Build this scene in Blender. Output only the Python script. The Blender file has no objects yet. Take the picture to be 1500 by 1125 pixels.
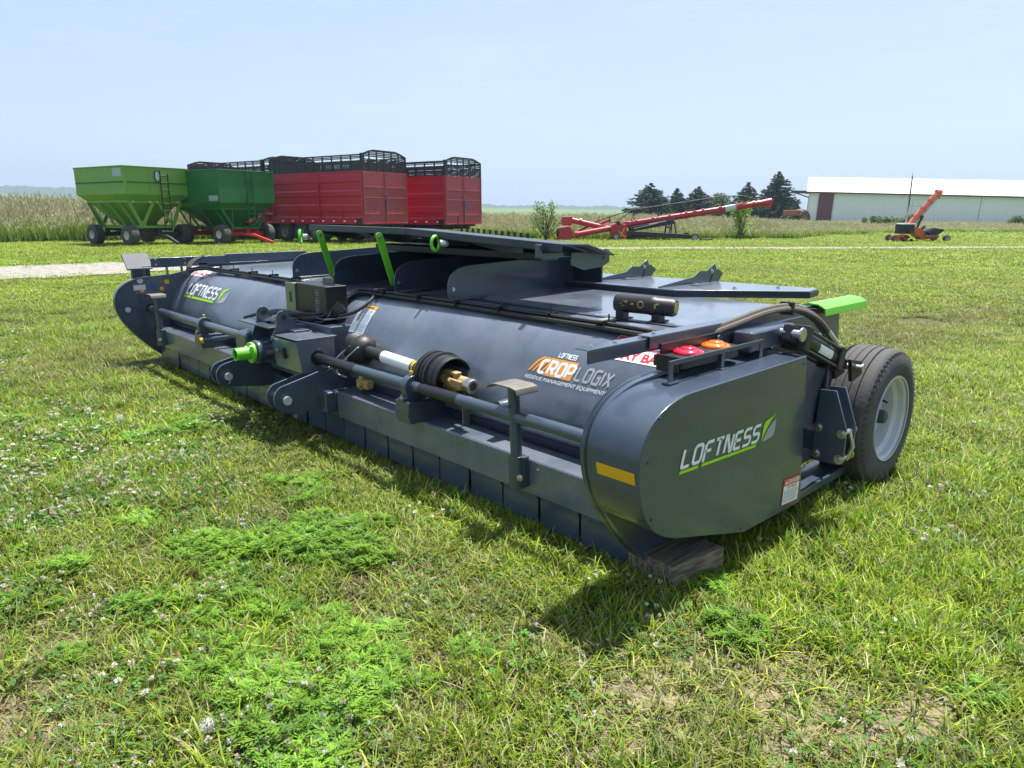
import bpy, bmesh, math, random
import numpy as np
from mathutils import Vector, Matrix, noise as mnoise
random.seed(7)
rng = np.random.default_rng(11)
R = math.radians
scene = bpy.context.scene
COL = scene.collection

# ------------------------------------------------------------------ camera
CAM_H = 1.6
HEAD = R(46.9)
PITCH = math.atan(250 / 1035)
cam_d = bpy.data.cameras.new('camera')
cam = bpy.data.objects.new('camera', cam_d)
COL.objects.link(cam)
cam_d.sensor_width = 36
cam_d.lens = 36 * 1035 / 1500
cam_d.clip_start = 0.05
cam_d.clip_end = 20000
cam.location = (0, 0, CAM_H)
cam.rotation_euler = (math.pi / 2 - PITCH, 0, HEAD - math.pi / 2)
scene.camera = cam

# ------------------------------------------------------------------ sky, sun, exposure
SUNV = Vector((0.33, 0.04, 1.0)).normalized()
SUN_EL = math.asin(SUNV.z)
world = bpy.data.worlds.new('World')
scene.world = world
world.use_nodes = True
wn = world.node_tree.nodes
wl = world.node_tree.links
bg = wn['Background']
sky = wn.new('ShaderNodeTexSky')
sky.sky_type = 'NISHITA'
sky.sun_disc = False
sky.sun_elevation = SUN_EL
sky.sun_rotation = math.atan2(SUNV.x, SUNV.y)
sky.air_density = 1.0
sky.dust_density = 1.3
sky.ozone_density = 1.2
# thin high cirrus, far out in the sky itself
tc = wn.new('ShaderNodeTexCoord')
mp = wn.new('ShaderNodeMapping')
mp.inputs['Scale'].default_value = (2.0, 2.0, 14.0)
nz = wn.new('ShaderNodeTexNoise')
nz.inputs['Scale'].default_value = 1.7
nz.inputs['Detail'].default_value = 7
nz.inputs['Roughness'].default_value = 0.62
cr = wn.new('ShaderNodeValToRGB')
cr.color_ramp.elements[0].position = 0.52
cr.color_ramp.elements[0].color = (0, 0, 0, 1)
cr.color_ramp.elements[1].position = 0.85
cr.color_ramp.elements[1].color = (0.22, 0.22, 0.22, 1)
mixs = wn.new('ShaderNodeMixRGB')
mixs.inputs[2].default_value = (8.0, 8.6, 9.8, 1)
wl.new(tc.outputs['Generated'], mp.inputs['Vector'])
wl.new(mp.outputs['Vector'], nz.inputs['Vector'])
wl.new(nz.outputs['Fac'], cr.inputs['Fac'])
wl.new(cr.outputs['Color'], mixs.inputs[0])
wl.new(sky.outputs['Color'], mixs.inputs[1])
pale = wn.new('ShaderNodeMixRGB')
pale.inputs[0].default_value = 0.55
pale.inputs[2].default_value = (3.35, 4.05, 5.1, 1)
wl.new(mixs.outputs['Color'], pale.inputs[1])
wl.new(pale.outputs['Color'], bg.inputs['Color'])
bg.inputs['Strength'].default_value = 0.089

sun_d = bpy.data.lights.new('sun', 'SUN')
sun_d.energy = 5.0
sun_d.angle = R(0.55)
sun_d.color = (1.0, 0.955, 0.88)
sun = bpy.data.objects.new('sun', sun_d)
COL.objects.link(sun)
sun.rotation_euler = SUNV.to_track_quat('Z', 'Y').to_euler()
sun.location = (0, 0, 50)

scene.view_settings.view_transform = 'Standard'
scene.view_settings.look = 'None'
scene.view_settings.exposure = 1.13
scene.view_settings.gamma = 1
scene.render.engine = 'CYCLES'
scene.cycles.volume_bounces = 0
scene.cycles.transparent_max_bounces = 12
scene.cycles.max_bounces = 8

# ------------------------------------------------------------------ helpers
RGT = Vector((math.sin(HEAD), -math.cos(HEAD), 0))
FWD = Vector((math.cos(HEAD), math.sin(HEAD), 0))


def gpos(right, dist, z=0.0):
    """a place on the ground, metres to the right of and ahead of where the visitor stands"""
    v = RGT * right + FWD * ((dist - .38) / .972)
    return Vector((v.x, v.y, z))


def mat(name, base, rough=0.5, metal=0.0, var=0.12, scale=6.0, bump=0.0, bscale=40.0, coat=0.0,
        dust=0.0, dustcol=(0.32, 0.30, 0.25), spec=0.5, emit=None, transl=None, detail=5):
    m = bpy.data.materials.new(name)
    m.use_nodes = True
    n, l = m.node_tree.nodes, m.node_tree.links
    p = n['Principled BSDF']
    p.inputs['Roughness'].default_value = rough
    p.inputs['Metallic'].default_value = metal
    p.inputs['Specular IOR Level'].default_value = spec
    if coat:
        p.inputs['Coat Weight'].default_value = coat
        p.inputs['Coat Roughness'].default_value = 0.12
    t = n.new('ShaderNodeTexCoord')
    nz = n.new('ShaderNodeTexNoise')
    nz.inputs['Scale'].default_value = scale
    nz.inputs['Detail'].default_value = detail
    l.new(t.outputs['Object'], nz.inputs['Vector'])
    mx = n.new('ShaderNodeMixRGB')
    a = [max(0, c * (1 - var)) for c in base]
    b = [min(1, c * (1 + var)) for c in base]
    mx.inputs[1].default_value = (*a, 1)
    mx.inputs[2].default_value = (*b, 1)
    l.new(nz.outputs['Fac'], mx.inputs[0])
    out = mx.outputs[0]
    if dust:
        nd = n.new('ShaderNodeTexNoise')
        nd.inputs['Scale'].default_value = 2.9
        nd.inputs['Detail'].default_value = 14
        nd.inputs['Roughness'].default_value = 0.68
        l.new(t.outputs['Object'], nd.inputs['Vector'])
        rp = n.new('ShaderNodeValToRGB')
        rp.color_ramp.elements[0].position = 0.38
        rp.color_ramp.elements[0].color = (0, 0, 0, 1)
        rp.color_ramp.elements[1].position = 0.75
        rp.color_ramp.elements[1].color = (dust, dust, dust, 1)
        l.new(nd.outputs['Fac'], rp.inputs['Fac'])
        m2 = n.new('ShaderNodeMixRGB')
        m2.inputs[2].default_value = (*dustcol, 1)
        l.new(rp.outputs['Color'], m2.inputs[0])
        l.new(out, m2.inputs[1])
        out = m2.outputs[0]
        mr = n.new('ShaderNodeMath')
        mr.operation = 'MULTIPLY_ADD'
        l.new(rp.outputs['Color'], mr.inputs[0])
        mr.inputs[1].default_value = 0.5
        mr.inputs[2].default_value = rough
        l.new(mr.outputs[0], p.inputs['Roughness'])
    l.new(out, p.inputs['Base Color'])
    if bump:
        nb = n.new('ShaderNodeTexNoise')
        nb.inputs['Scale'].default_value = bscale
        nb.inputs['Detail'].default_value = 6
        l.new(t.outputs['Object'], nb.inputs['Vector'])
        bp = n.new('ShaderNodeBump')
        bp.inputs['Strength'].default_value = bump
        bp.inputs['Distance'].default_value = 0.01
        l.new(nb.outputs['Fac'], bp.inputs['Height'])
        l.new(bp.outputs['Normal'], p.inputs['Normal'])
    if emit:
        p.inputs['Emission Color'].default_value = (*emit[:3], 1)
        p.inputs['Emission Strength'].default_value = emit[3]
    return m


def tag(o, label=None, cat=None, group=None, kind=None):
    if label: o['label'] = label
    if cat: o['category'] = cat
    if group: o['group'] = group
    if kind: o['kind'] = kind
    return o


def empty(name, loc=(0, 0, 0), rz=0, label=None, cat=None, group=None):
    o = bpy.data.objects.new(name, None)
    COL.objects.link(o)
    o.location = loc
    o.rotation_euler = (0, 0, rz)
    o.empty_display_size = 0.2
    return tag(o, label, cat, group)


class MB:
    """collects verts and faces, then links them as ONE mesh object"""
    def __init__(self, off=(0, 0, 0)):
        self.v, self.f, self.off, self.pieces = [], [], Vector(off), []

    def add(self, vs, fs):
        b = len(self.v)
        self.v += [tuple(Vector(p) - self.off) for p in vs]
        f0 = len(self.f)
        self.f += [tuple(i + b for i in f) for f in fs]
        self.pieces.append((b, len(self.v), f0, len(self.f)))
        return self

    def bx(self, x0, x1, y0, y1, z0, z1, rot=None):
        vs = [(x, y, z) for x in (x0, x1) for y in (y0, y1) for z in (z0, z1)]
        if rot is not None:
            c = Vector(((x0 + x1) / 2, (y0 + y1) / 2, (z0 + z1) / 2))
            vs = [c + rot @ (Vector(p) - c) for p in vs]
        return self.add(vs, [(0, 1, 3, 2), (4, 6, 7, 5), (0, 4, 5, 1), (2, 3, 7, 6), (0, 2, 6, 4), (1, 5, 7, 3)])

    def bar(self, p0, p1, w, h, up=(0, 0, 1)):
        p0, p1 = Vector(p0), Vector(p1)
        d = (p1 - p0).normalized()
        s = d.cross(Vector(up))
        if s.length < 1e-4: s = d.cross(Vector((1, 0, 0)))
        s.normalize()
        u = s.cross(d).normalized()
        vs = []
        for p in (p0, p1):
            for a, b in ((-1, -1), (1, -1), (1, 1), (-1, 1)):
                vs.append(p + s * a * w / 2 + u * b * h / 2)
        return self.add(vs, [(3, 2, 1, 0), (4, 5, 6, 7), (0, 1, 5, 4), (1, 2, 6, 5), (2, 3, 7, 6), (3, 0, 4, 7)])

    def prism(self, poly, a0, a1, plane='XZ'):
        """polygon in a plane pushed out along the remaining axis"""
        def P(p, a):
            return {'XZ': (p[0], a, p[1]), 'YZ': (a, p[0], p[1]), 'XY': (p[0], p[1], a)}[plane]
        n = len(poly)
        vs = [P(p, a0) for p in poly] + [P(p, a1) for p in poly]
        fs = [tuple(range(n)), tuple(range(2 * n - 1, n - 1, -1))]
        fs += [(i, i + n, (i + 1) % n + n, (i + 1) % n) for i in range(n)]
        return self.add(vs, fs)

    def sheet(self, path, a0, a1, th=0.006, plane='XZ', steps=1):
        """open profile with thickness pushed along the remaining axis"""
        pts = [Vector((p[0], p[1])) for p in path]
        offs = []
        for i in range(len(pts)):
            d = (pts[min(i + 1, len(pts) - 1)] - pts[max(i - 1, 0)]).normalized()
            offs.append(pts[i] + Vector((d.y, -d.x)) * th)
        return self.prism([tuple(p) for p in pts] + [tuple(p) for p in reversed(offs)], a0, a1, plane)

    def cyl(self, p0, p1, r0, r1=None, n=16, cap=True):
        if r1 is None: r1 = r0
        p0, p1 = Vector(p0), Vector(p1)
        d = (p1 - p0).normalized()
        s = d.orthogonal().normalized()
        u = d.cross(s)
        vs = []
        for p, r in ((p0, r0), (p1, r1)):
            for i in range(n):
                a = 2 * math.pi * i / n
                vs.append(p + (s * math.cos(a) + u * math.sin(a)) * r)
        fs = [(i, (i + 1) % n, (i + 1) % n + n, i + n) for i in range(n)]
        if cap: fs += [tuple(range(n - 1, -1, -1)), tuple(range(n, 2 * n))]
        return self.add(vs, fs)

    def lathe(self, prof, origin, axis, n=32, closed=False, cap=True):
        """prof = [(h, r)] along axis"""
        o, d = Vector(origin), Vector(axis).normalized()
        s = d.orthogonal().normalized()
        u = d.cross(s)
        vs, fs = [], []
        for h, r in prof:
            for i in range(n):
                a = 2 * math.pi * i / n
                vs.append(o + d * h + (s * math.cos(a) + u * math.sin(a)) * r)
        m = len(prof)
        for j in range(m - 1 + (1 if closed else 0)):
            j2 = (j + 1) % m
            for i in range(n):
                i2 = (i + 1) % n
                fs.append((j * n + i, j * n + i2, j2 * n + i2, j2 * n + i))
        if not closed and cap:
            if prof[0][1] > 1e-4: fs.append(tuple(range(n - 1, -1, -1)))
            if prof[-1][1] > 1e-4: fs.append(tuple(range((m - 1) * n, m * n)))
        return self.add(vs, fs)

    def tube(self, path, r, n=8, smooth=0):
        pts = [Vector(p) for p in path]
        for _ in range(smooth):
            q = [pts[0]]
            for a, b in zip(pts[:-1], pts[1:]):
                q += [a * 0.75 + b * 0.25, a * 0.25 + b * 0.75]
            q.append(pts[-1])
            pts = q
        vs, fs = [], []
        prev = None
        for i, p in enumerate(pts):
            d = (pts[min(i + 1, len(pts) - 1)] - pts[max(i - 1, 0)]).normalized()
            if prev is None:
                s = d.orthogonal().normalized()
            else:
                s = (prev - d * prev.dot(d))
                s = s.normalized() if s.length > 1e-5 else d.orthogonal().normalized()
            prev = s
            u = d.cross(s)
            for k in range(n):
                a = 2 * math.pi * k / n
                vs.append(p + (s * math.cos(a) + u * math.sin(a)) * r)
        m = len(pts)
        for j in range(m - 1):
            for i in range(n):
                i2 = (i + 1) % n
                fs.append((j * n + i, j * n + i2, (j + 1) * n + i2, (j + 1) * n + i))
        fs.append(tuple(range(n - 1, -1, -1)))
        fs.append(tuple(range((m - 1) * n, m * n)))
        return self.add(vs, fs)

    def bolt(self, p, axis, r=0.011, h=0.009):
        p, a = Vector(p), Vector(axis).normalized()
        self.cyl(p, p + a * h * 0.35, r * 1.45, n=12)
        self.cyl(p + a * h * 0.35, p + a * h * 1.3, r, n=6)
        return self

    def build(self, name, m, parent=None, bevel=0.0, ang=38, seg=2, **kw):
        me = bpy.data.meshes.new(name)
        bm = bmesh.new()
        vv = [bm.verts.new(p) for p in self.v]
        for f in self.f:
            try: bm.faces.new([vv[i] for i in f])
            except ValueError: pass
        bmesh.ops.recalc_face_normals(bm, faces=bm.faces)
        bm.normal_update()
        for f in bm.faces: f.smooth = True
        for e in bm.edges:
            if len(e.link_faces) == 2:
                if e.calc_face_angle(0) > R(ang) and not bevel: e.smooth = False
            elif not bevel: e.smooth = False
        bm.to_mesh(me)
        bm.free()
        o = bpy.data.objects.new(name, me)
        COL.objects.link(o)
        if m: me.materials.append(m)
        if parent: o.parent = parent
        if bevel:
            b = o.modifiers.new('bevel', 'BEVEL')
            b.width = bevel
            b.segments = seg
            b.limit_method = 'ANGLE'
            b.angle_limit = R(35)
            b.harden_normals = True
        return tag(o, **kw) if kw else o


def each(b, name, m, parent=None, per=1, **kw):
    """every box or bar collected in b becomes a part of its own"""
    out = []
    for k in range(0, len(b.pieces), per):
        g = b.pieces[k:k + per]
        v0, v1, f0, f1 = g[0][0], g[-1][1], g[0][2], g[-1][3]
        q = MB()
        q.v = b.v[v0:v1]
        q.f = [tuple(i - v0 for i in f) for f in b.f[f0:f1]]
        out.append(q.build(name, m, parent, **kw))
    return out


def copy_tree(o, parent=None):
    c = o.copy()
    COL.objects.link(c)
    if parent: c.parent = parent
    for ch in list(o.children): copy_tree(ch, c)
    return c


def catmull(pts, k=5):
    out = []
    n = len(pts)
    for i in range(n - 1):
        p0, p1, p2, p3 = [Vector(pts[max(0, min(n - 1, j))]) for j in (i - 1, i, i + 1, i + 2)]
        for s in range(k):
            t = s / k
            out.append(tuple(0.5 * ((2 * p1) + (p2 - p0) * t + (2 * p0 - 5 * p1 + 4 * p2 - p3) * t * t + (3 * p1 - p0 - 3 * p2 + p3) * t ** 3)))
    out.append(tuple(pts[-1]))
    return out


# ---- lettering: hand drawn squared letters (stroke ribbons) and plain text
GL = {
    'L': ([[(0, 1), (0, .08), (.07, 0), (.6, 0)]], .6), 'O': ([[(.12, 1), (.5, 1), (.62, .86), (.62, .14), (.5, 0), (.12, 0), (0, .14), (0, .86), (.12, 1)]], .62),
    'F': ([[(0, -.12), (0, .84), (.14, 1), (.62, 1)], [(0, .5), (.5, .5)]], .6), 'T': ([[(-.04, 1), (.62, 1)], [(.3, 1), (.3, 0)]], .6),
    'N': ([[(0, 0), (0, 1), (.12, 1), (.5, 0), (.62, 0), (.62, 1)]], .62), 'E': ([[(.6, 1), (.08, 1), (0, .9), (0, .1), (.08, 0), (.6, 0)], [(0, .5), (.52, .5)]], .58),
    'S': ([[(.6, 1), (.12, 1), (0, .88), (0, .62), (.1, .5), (.5, .5), (.6, .4), (.6, .12), (.48, 0), (-.02, 0)]], .6),
    'C': ([[(.6, 1), (.12, 1), (0, .86), (0, .14), (.12, 0), (.6, 0)]], .58), 'R': ([[(0, 0), (0, 1), (.48, 1), (.6, .88), (.6, .55), (.48, .43), (0, .43)], [(.3, .43), (.62, 0)]], .62),
    'P': ([[(0, 0), (0, 1), (.48, 1), (.6, .88), (.6, .52), (.48, .4), (0, .4)]], .6), 'G': ([[(.6, 1), (.12, 1), (0, .86), (0, .14), (.12, 0), (.6, 0), (.6, .5), (.32, .5)]], .6),
    'I': ([[(0, 1), (0, 0)]], .0), 'X': ([[(0, 0), (.6, 1)], [(0, 1), (.6, 0)]], .6)}


def ribbon(pts, w):
    P = [Vector(p) for p in pts]
    closed = (P[0] - P[-1]).length < 1e-6
    L, Rr = [], []
    n = len(P)
    for i, p in enumerate(P):
        if closed:
            a, b = P[(i - 1) if i > 0 else n - 2], P[(i + 1) if i < n - 1 else 1]
        else:
            a, b = (P[i - 1] if i else None), (P[i + 1] if i < n - 1 else None)
        d1 = (p - a).normalized() if a is not None else (b - p).normalized()
        d2 = (b - p).normalized() if b is not None else d1
        n1, n2 = Vector((-d1.y, d1.x)), Vector((-d2.y, d2.x))
        m = (n1 + n2).normalized()
        k = w / 2 / max(0.45, m.dot(n1))
        L.append(p + m * k)
        Rr.append(p - m * k)
    vs = L + Rr
    return [tuple(v) for v in vs], [(i, i + 1, n + i + 1, n + i) for i in range(n - 1)]


def stroke_text(txt, h, w=0.17, slant=0.24, gap=0.26, sx=1.0):
    V, Fc, x = [], [], 0.0
    for ch in txt:
        st, wd = GL[ch]
        for s in st:
            v, f = ribbon(s, w)
            b = len(V)
            V += [((x + p[0] + p[1] * slant) * h * sx, p[1] * h) for p in v]
            Fc += [tuple(i + b for i in q) for q in f]
        x += wd + gap
    return V, Fc, (x - gap) * h * sx


def font_text(txt, size, slant=0.0, bold=0.0, align='LEFT'):
    cu = bpy.data.curves.new('text', 'FONT')
    cu.body = txt
    cu.size = size
    cu.shear = slant
    cu.offset = bold
    cu.align_x = align
    cu.resolution_u = 3
    o = bpy.data.objects.new('text', cu)
    COL.objects.link(o)
    dg = bpy.context.evaluated_depsgraph_get()
    me = bpy.data.meshes.new_from_object(o.evaluated_get(dg))
    V = [(v.co.x, v.co.y) for v in me.vertices]
    Fc = [tuple(p.vertices) for p in me.polygons]
    bpy.data.objects.remove(o)
    bpy.data.curves.remove(cu)
    bpy.data.meshes.remove(me)
    return V, Fc


def rect2(x0, x1, y0, y1):
    return [(x0, y0), (x1, y0), (x1, y1), (x0, y1)], [(0, 1, 2, 3)]


def decal(name, m, parent, shapes, mapf, off, sub=0, **kw):
    """flat sticker shapes (verts2d, faces) laid on a surface by mapf(s,t)"""
    bm = bmesh.new()
    for V, Fc in shapes:
        vv = [bm.verts.new((p[0], p[1], 0)) for p in V]
        for f in Fc:
            try: bm.faces.new([vv[i] for i in f])
            except ValueError: pass
    if sub:
        bmesh.ops.triangulate(bm, faces=bm.faces)
        bmesh.ops.subdivide_edges(bm, edges=[e for e in bm.edges if e.calc_length() > sub], cuts=2, use_grid_fill=True)
    for v in bm.verts: v.co = Vector(mapf(v.co.x, v.co.y)) - Vector(off)
    me = bpy.data.meshes.new(name)
    bm.to_mesh(me)
    bm.free()
    me.materials.append(m)
    o = bpy.data.objects.new(name, me)
    COL.objects.link(o)
    o.parent = parent
    return tag(o, **kw) if kw else o


# ------------------------------------------------------------------ materials
M = {}
M['paint'] = mat('slate_paint', (0.038, 0.056, 0.088), 0.28, var=0.12, scale=3, coat=0.55, dust=0.14, dustcol=(0.17, 0.19, 0.22), bump=0.05, bscale=3.5)
M['deckpaint'] = mat('dusty_sunlit_slate', (0.082, 0.102, 0.138), 0.27, var=0.10, scale=2, coat=0.7, dust=0.32, dustcol=(0.30, 0.32, 0.36), bump=0.05, bscale=3.2)  # dusty coat whose lighter base stands for sun on deck and shell
M['dkpaint_and_shade'] = mat('dark_slate_and_hood_shade', (0.016, 0.026, 0.048), 0.4, var=0.12, dust=0.2, dustcol=(0.15, 0.15, 0.14))  # real dark parts, and hood parts coloured darker to stand for shade
M['black'] = mat('black_plastic', (0.010, 0.011, 0.015), 0.38, var=0.2, dust=0.08, dustcol=(.1, .1, .11))
M['rubber'] = mat('black_rubber', (0.012, 0.012, 0.014), 0.48, var=0.2, bump=0.1, dust=0.12, dustcol=(0.08, 0.08, 0.08))
M['hose'] = mat('hose_rubber', (0.008, 0.008, 0.009), 0.5, var=0.2, bump=0.3, bscale=200)
M['brownhose'] = mat('grey_brown_sleeve', (0.12, 0.105, 0.09), 0.8, var=0.2, bump=0.5, bscale=300)
M['green'] = mat('lime_green_paint', (0.13, 0.52, 0.02), 0.35, var=0.08, coat=0.2)
M['steel'] = mat('zinc_steel', (0.55, 0.54, 0.5), 0.35, 1.0, var=0.2, scale=30)
M['wornsteel'] = mat('worn_steel_plate', (0.15, 0.15, 0.145), 0.5, 0.3, var=0.4, scale=14, dust=0.6, dustcol=(0.16, 0.11, 0.07))
M['tyre'] = mat('tyre_rubber', (0.042, 0.042, 0.043), 0.75, var=0.25, scale=9, bump=0.25, bscale=60, dust=0.45, dustcol=(0.16, 0.158, 0.155))
M['rimgrey'] = mat('light_grey_rim', (0.52, 0.54, 0.57), 0.42, 0.15, var=0.1, dust=0.3, dustcol=(0.35, 0.32, 0.27))
M['brass'] = mat('yellow_cast_yoke', (0.42, 0.29, 0.10), 0.5, 0.3, var=0.35, scale=25, dust=0.4)
M['white'] = mat('white_vinyl', (0.78, 0.80, 0.82), 0.4, var=0.03)
M['lime'] = mat('lime_vinyl', (0.36, 0.68, 0.01), 0.4, var=0.03)
M['silver'] = mat('silver_vinyl', (0.34, 0.36, 0.38), 0.4, var=0.05)
M['orange'] = mat('orange_vinyl', (0.75, 0.30, 0.03), 0.4, var=0.03)
M['redv'] = mat('red_vinyl', (0.62, 0.03, 0.04), 0.4, var=0.03)
M['yellow'] = mat('yellow_reflective', (0.72, 0.38, 0.01), 0.35, var=0.06)
M['ink'] = mat('grey_print', (0.22, 0.24, 0.27), 0.5, var=0.05)
M['redlens'] = mat('red_lens', (0.75, 0.015, 0.05), 0.12, var=0.05, coat=0.5)
M['amberlens'] = mat('amber_lens', (0.95, 0.18, 0.01), 0.12, var=0.05, coat=0.5)
M['wood'] = None


def wood_mat():
    m = mat('weathered_wood', (0.20, 0.165, 0.125), 0.8, var=0.3, scale=4, bump=0.6, bscale=30, dust=0.4, dustcol=(0.06, 0.045, 0.03))
    n, l = m.node_tree.nodes, m.node_tree.links
    tcn = n.new('ShaderNodeTexCoord')
    mpn = n.new('ShaderNodeMapping')
    mpn.inputs['Rotation'].default_value = (0, 0, R(-8))
    mpn.inputs['Scale'].default_value = (3.0, 60, 60)
    gn = n.new('ShaderNodeTexNoise')
    gn.inputs['Scale'].default_value = 1.0
    gn.inputs['Detail'].default_value = 6
    rpn = n.new('ShaderNodeValToRGB')
    rpn.color_ramp.elements[0].position, rpn.color_ramp.elements[0].color = .35, (.35, .33, .30, 1)
    rpn.color_ramp.elements[1].position, rpn.color_ramp.elements[1].color = .62, (1.25, 1.2, 1.15, 1)
    mul = n.new('ShaderNodeMixRGB')
    mul.blend_type = 'MULTIPLY'
    mul.inputs[0].default_value = 1
    p = n['Principled BSDF']
    src = p.inputs['Base Color'].links[0].from_socket
    l.new(tcn.outputs['Object'], mpn.inputs['Vector'])
    l.new(mpn.outputs['Vector'], gn.inputs['Vector'])
    l.new(gn.outputs['Fac'], rpn.inputs['Fac'])
    l.new(src, mul.inputs[1])
    l.new(rpn.outputs['Color'], mul.inputs[2])
    l.new(mul.outputs[0], p.inputs['Base Color'])
    return m


M['wood'] = wood_mat()

# ------------------------------------------------------------------ ground patches (shared by soil, turf and weeds)
def gauss(x, y, cx, cy, sx, sy, rot=0.0):
    dx, dy = x - cx, y - cy
    c, s = math.cos(rot), math.sin(rot)
    u, v = dx * c + dy * s, -dx * s + dy * c
    return np.exp(-0.5 * ((u / sx) ** 2 + (v / sy) ** 2))


def vnoise(x, y, f, seed=0):
    """cheap smooth value noise, vectorised"""
    xs, ys = x * f + seed * 17.3, y * f + seed * 9.1
    xi, yi = np.floor(xs), np.floor(ys)
    fx, fy = xs - xi, ys - yi
    fx, fy = fx * fx * (3 - 2 * fx), fy * fy * (3 - 2 * fy)
    def h(a, b):
        t = np.sin(a * 127.1 + b * 311.7 + seed * 74.7) * 43758.5453
        return t - np.floor(t)
    return (h(xi, yi) * (1 - fx) + h(xi + 1, yi) * fx) * (1 - fy) + (h(xi, yi + 1) * (1 - fx) + h(xi + 1, yi + 1) * fx) * fy


def fbm(x, y, f, seed=0):
    return (vnoise(x, y, f, seed) * 0.5 + vnoise(x, y, f * 2.1, seed + 1) * 0.3 + vnoise(x, y, f * 4.3, seed + 2) * 0.2)

# ================================================================== THE SHREDDER
OFF = Vector((2.6, 5.0, 0))
shr = empty('crop_shredder', OFF, label='long slate grey pull-behind crop shredder with round end shields, resting on the grass in front', cat='farm machine')


def mb(): return MB(OFF)


SHELL = catmull([(2.60, .395), (2.555, .46), (2.55, .52), (2.57, .59), (2.60, .66), (2.644, .742), (2.70, .835), (2.755, .90), (2.82, .955), (2.89, .992), (2.98, 1.010), (3.15, 1.018)], 4) + [(3.7, 1.026), (4.30, 1.034)]
_sl = [0.0]
for a, b in zip(SHELL[:-1], SHELL[1:]): _sl.append(_sl[-1] + math.dist(a, b))


def shell_at(t, lift=0.002):
    """point and outward normal at arc length t up the shell"""
    i = max(0, min(len(SHELL) - 2, next((k for k in range(len(_sl) - 1) if _sl[k + 1] > t), len(SHELL) - 2)))
    a, b = SHELL[i], SHELL[i + 1]
    f = (t - _sl[i]) / (_sl[i + 1] - _sl[i])
    x, z = a[0] + (b[0] - a[0]) * f, a[1] + (b[1] - a[1]) * f
    d = Vector((b[0] - a[0], b[1] - a[1])).normalized()
    return x - d.y * lift, z + d.x * lift


def shell_t(z):
    for k in range(len(SHELL) - 1):
        if SHELL[k + 1][1] >= z >= SHELL[k][1] and SHELL[k + 1][1] > SHELL[k][1]:
            return _sl[k] + (z - SHELL[k][1]) / (SHELL[k + 1][1] - SHELL[k][1]) * (_sl[k + 1] - _sl[k])
    return 0


Y0, Y1 = 1.742, 8.278
hood_body = mb().prism(SHELL + [(4.30, .50), (2.9, .22), (2.64, .22)], Y0, Y1).build('drum_shell', M['deckpaint'], shr, ang=30)
# seam strip where the deck sheet laps the drum shell
mb().sheet([(3.13, 1.024), (3.17, 1.026)], 1.75, 3.8, .004).build('deck_seam', M['dkpaint_and_shade'], shr)

# side plates (rim stands proud of the shields)
RIM = [(2.43, .075), (2.34, .15), (2.20, .30), (2.095, .44), (2.045, .54), (2.018, .65), (2.026, .745), (2.070, .825), (2.148, .886), (2.25, .922), (2.36, .937), (2.62, .952)]
PLATE = catmull(RIM[:], 4) + [(2.85, 1.0), (3.0, 1.045), (4.27, 1.055), (4.375, .42), (4.36, .30), (3.5, .115), (2.9, .075)]
for nm, a, b in (('side_plate', 1.722, 1.742), ('side_plate', 8.278, 8.298)):
    mb().prism(PLATE, a, b).build(nm, M['paint'], shr, bevel=0.002)
rimc = catmull(RIM, 4)
mb().sheet(rimc, 1.70, 1.760, .012).build('rim_flange', M['paint'], shr)
mb().sheet(rimc, 8.262, 8.325, .012).build('rim_flange', M['paint'], shr)
# skids
mb().bx(3.2, 4.36, 1.52, 1.72, .115, .135).bx(3.2, 4.36, 1.515, 1.53, .135, .165).build('skid', M['paint'], shr, bevel=.003)

# end shields
ENDP = [(3.385, .158), (3.395, .20), (3.312, .935), (2.40, .925), (2.276, .92), (2.162, .892), (2.072, .842), (2.024, .775), (2.004, .685), (2.018, .58), (2.053, .488), (2.105, .418), (2.186, .362), (2.272, .325), (2.831, .172)]
_ec = catmull(ENDP[3:14], 5)
ENDS = [ENDP[0], ENDP[1], ENDP[2]] + _ec + [ENDP[14]]
FARS = [(2.75 + (x - 2.75) * .90, .10 + (z - .10) * .985) for x, z in ENDS]
es = mb().prism(ENDS, 1.463, 1.7).build('end_shield', M['paint'], shr, bevel=0.005, label='near end shield with the large lettering')
ef = mb().prism(FARS, 8.325, 8.50).build('end_shield', M['paint'], shr, bevel=0.005, label='far end shield')


def endmap(x0, z0, rot=0.0, y=1.4605):
    c, s = math.cos(rot), math.sin(rot)
    return lambda a, b: (x0 + a * c - b * s, y, z0 + a * s + b * c)


# logo on the end shield
LH = .071
V, Fc, W = stroke_text('LOFTNESS', LH, w=.2, slant=.22, gap=.27, sx=1.0)
sxx = .605 / W
Vw = [(p[0] * sxx, p[1]) for p in V]
em = endmap(2.277, .626, R(-2.2))
decal('logo_lettering', M['white'], es, [(Vw, Fc)], em, OFF)
par = lambda x0, x1, y0, y1, s=.25: ([(x0 + y0 * s, y0), (x1 + y0 * s, y0), (x1 + y1 * s, y1), (x0 + y1 * s, y1)], [(0, 1, 2, 3)])
decal('logo_underline', M['lime'], es, [par(-.005, .128, -.026, -.013), par(.155, .60, -.026, -.013)], em, OFF)


def leaf_shapes(x, y, s):
    g = catmull([(0, .0), (.06, .42), (.12, .64), (.26, .76), (.60, .84), (.98, .95)], 4)
    g2 = catmull([(.98, .95), (.66, .74), (.36, .44), (.14, .16), (.05, 0)], 4)
    h = catmull([(.10, -.04), (.30, .24), (.56, .50), (.80, .64), (1.04, .72)], 4)
    h2 = catmull([(1.04, .72), (1.02, .38), (.96, .16), (.78, .05), (.10, -.04)], 4)
    sh = []
    for a, b in ((g, g2), (h, h2)):
        pts = [(x + p[0] * s, y + p[1] * s) for p in a + b[1:-1]]
        sh.append((pts, [tuple(range(len(pts)))]))
    return sh


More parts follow.
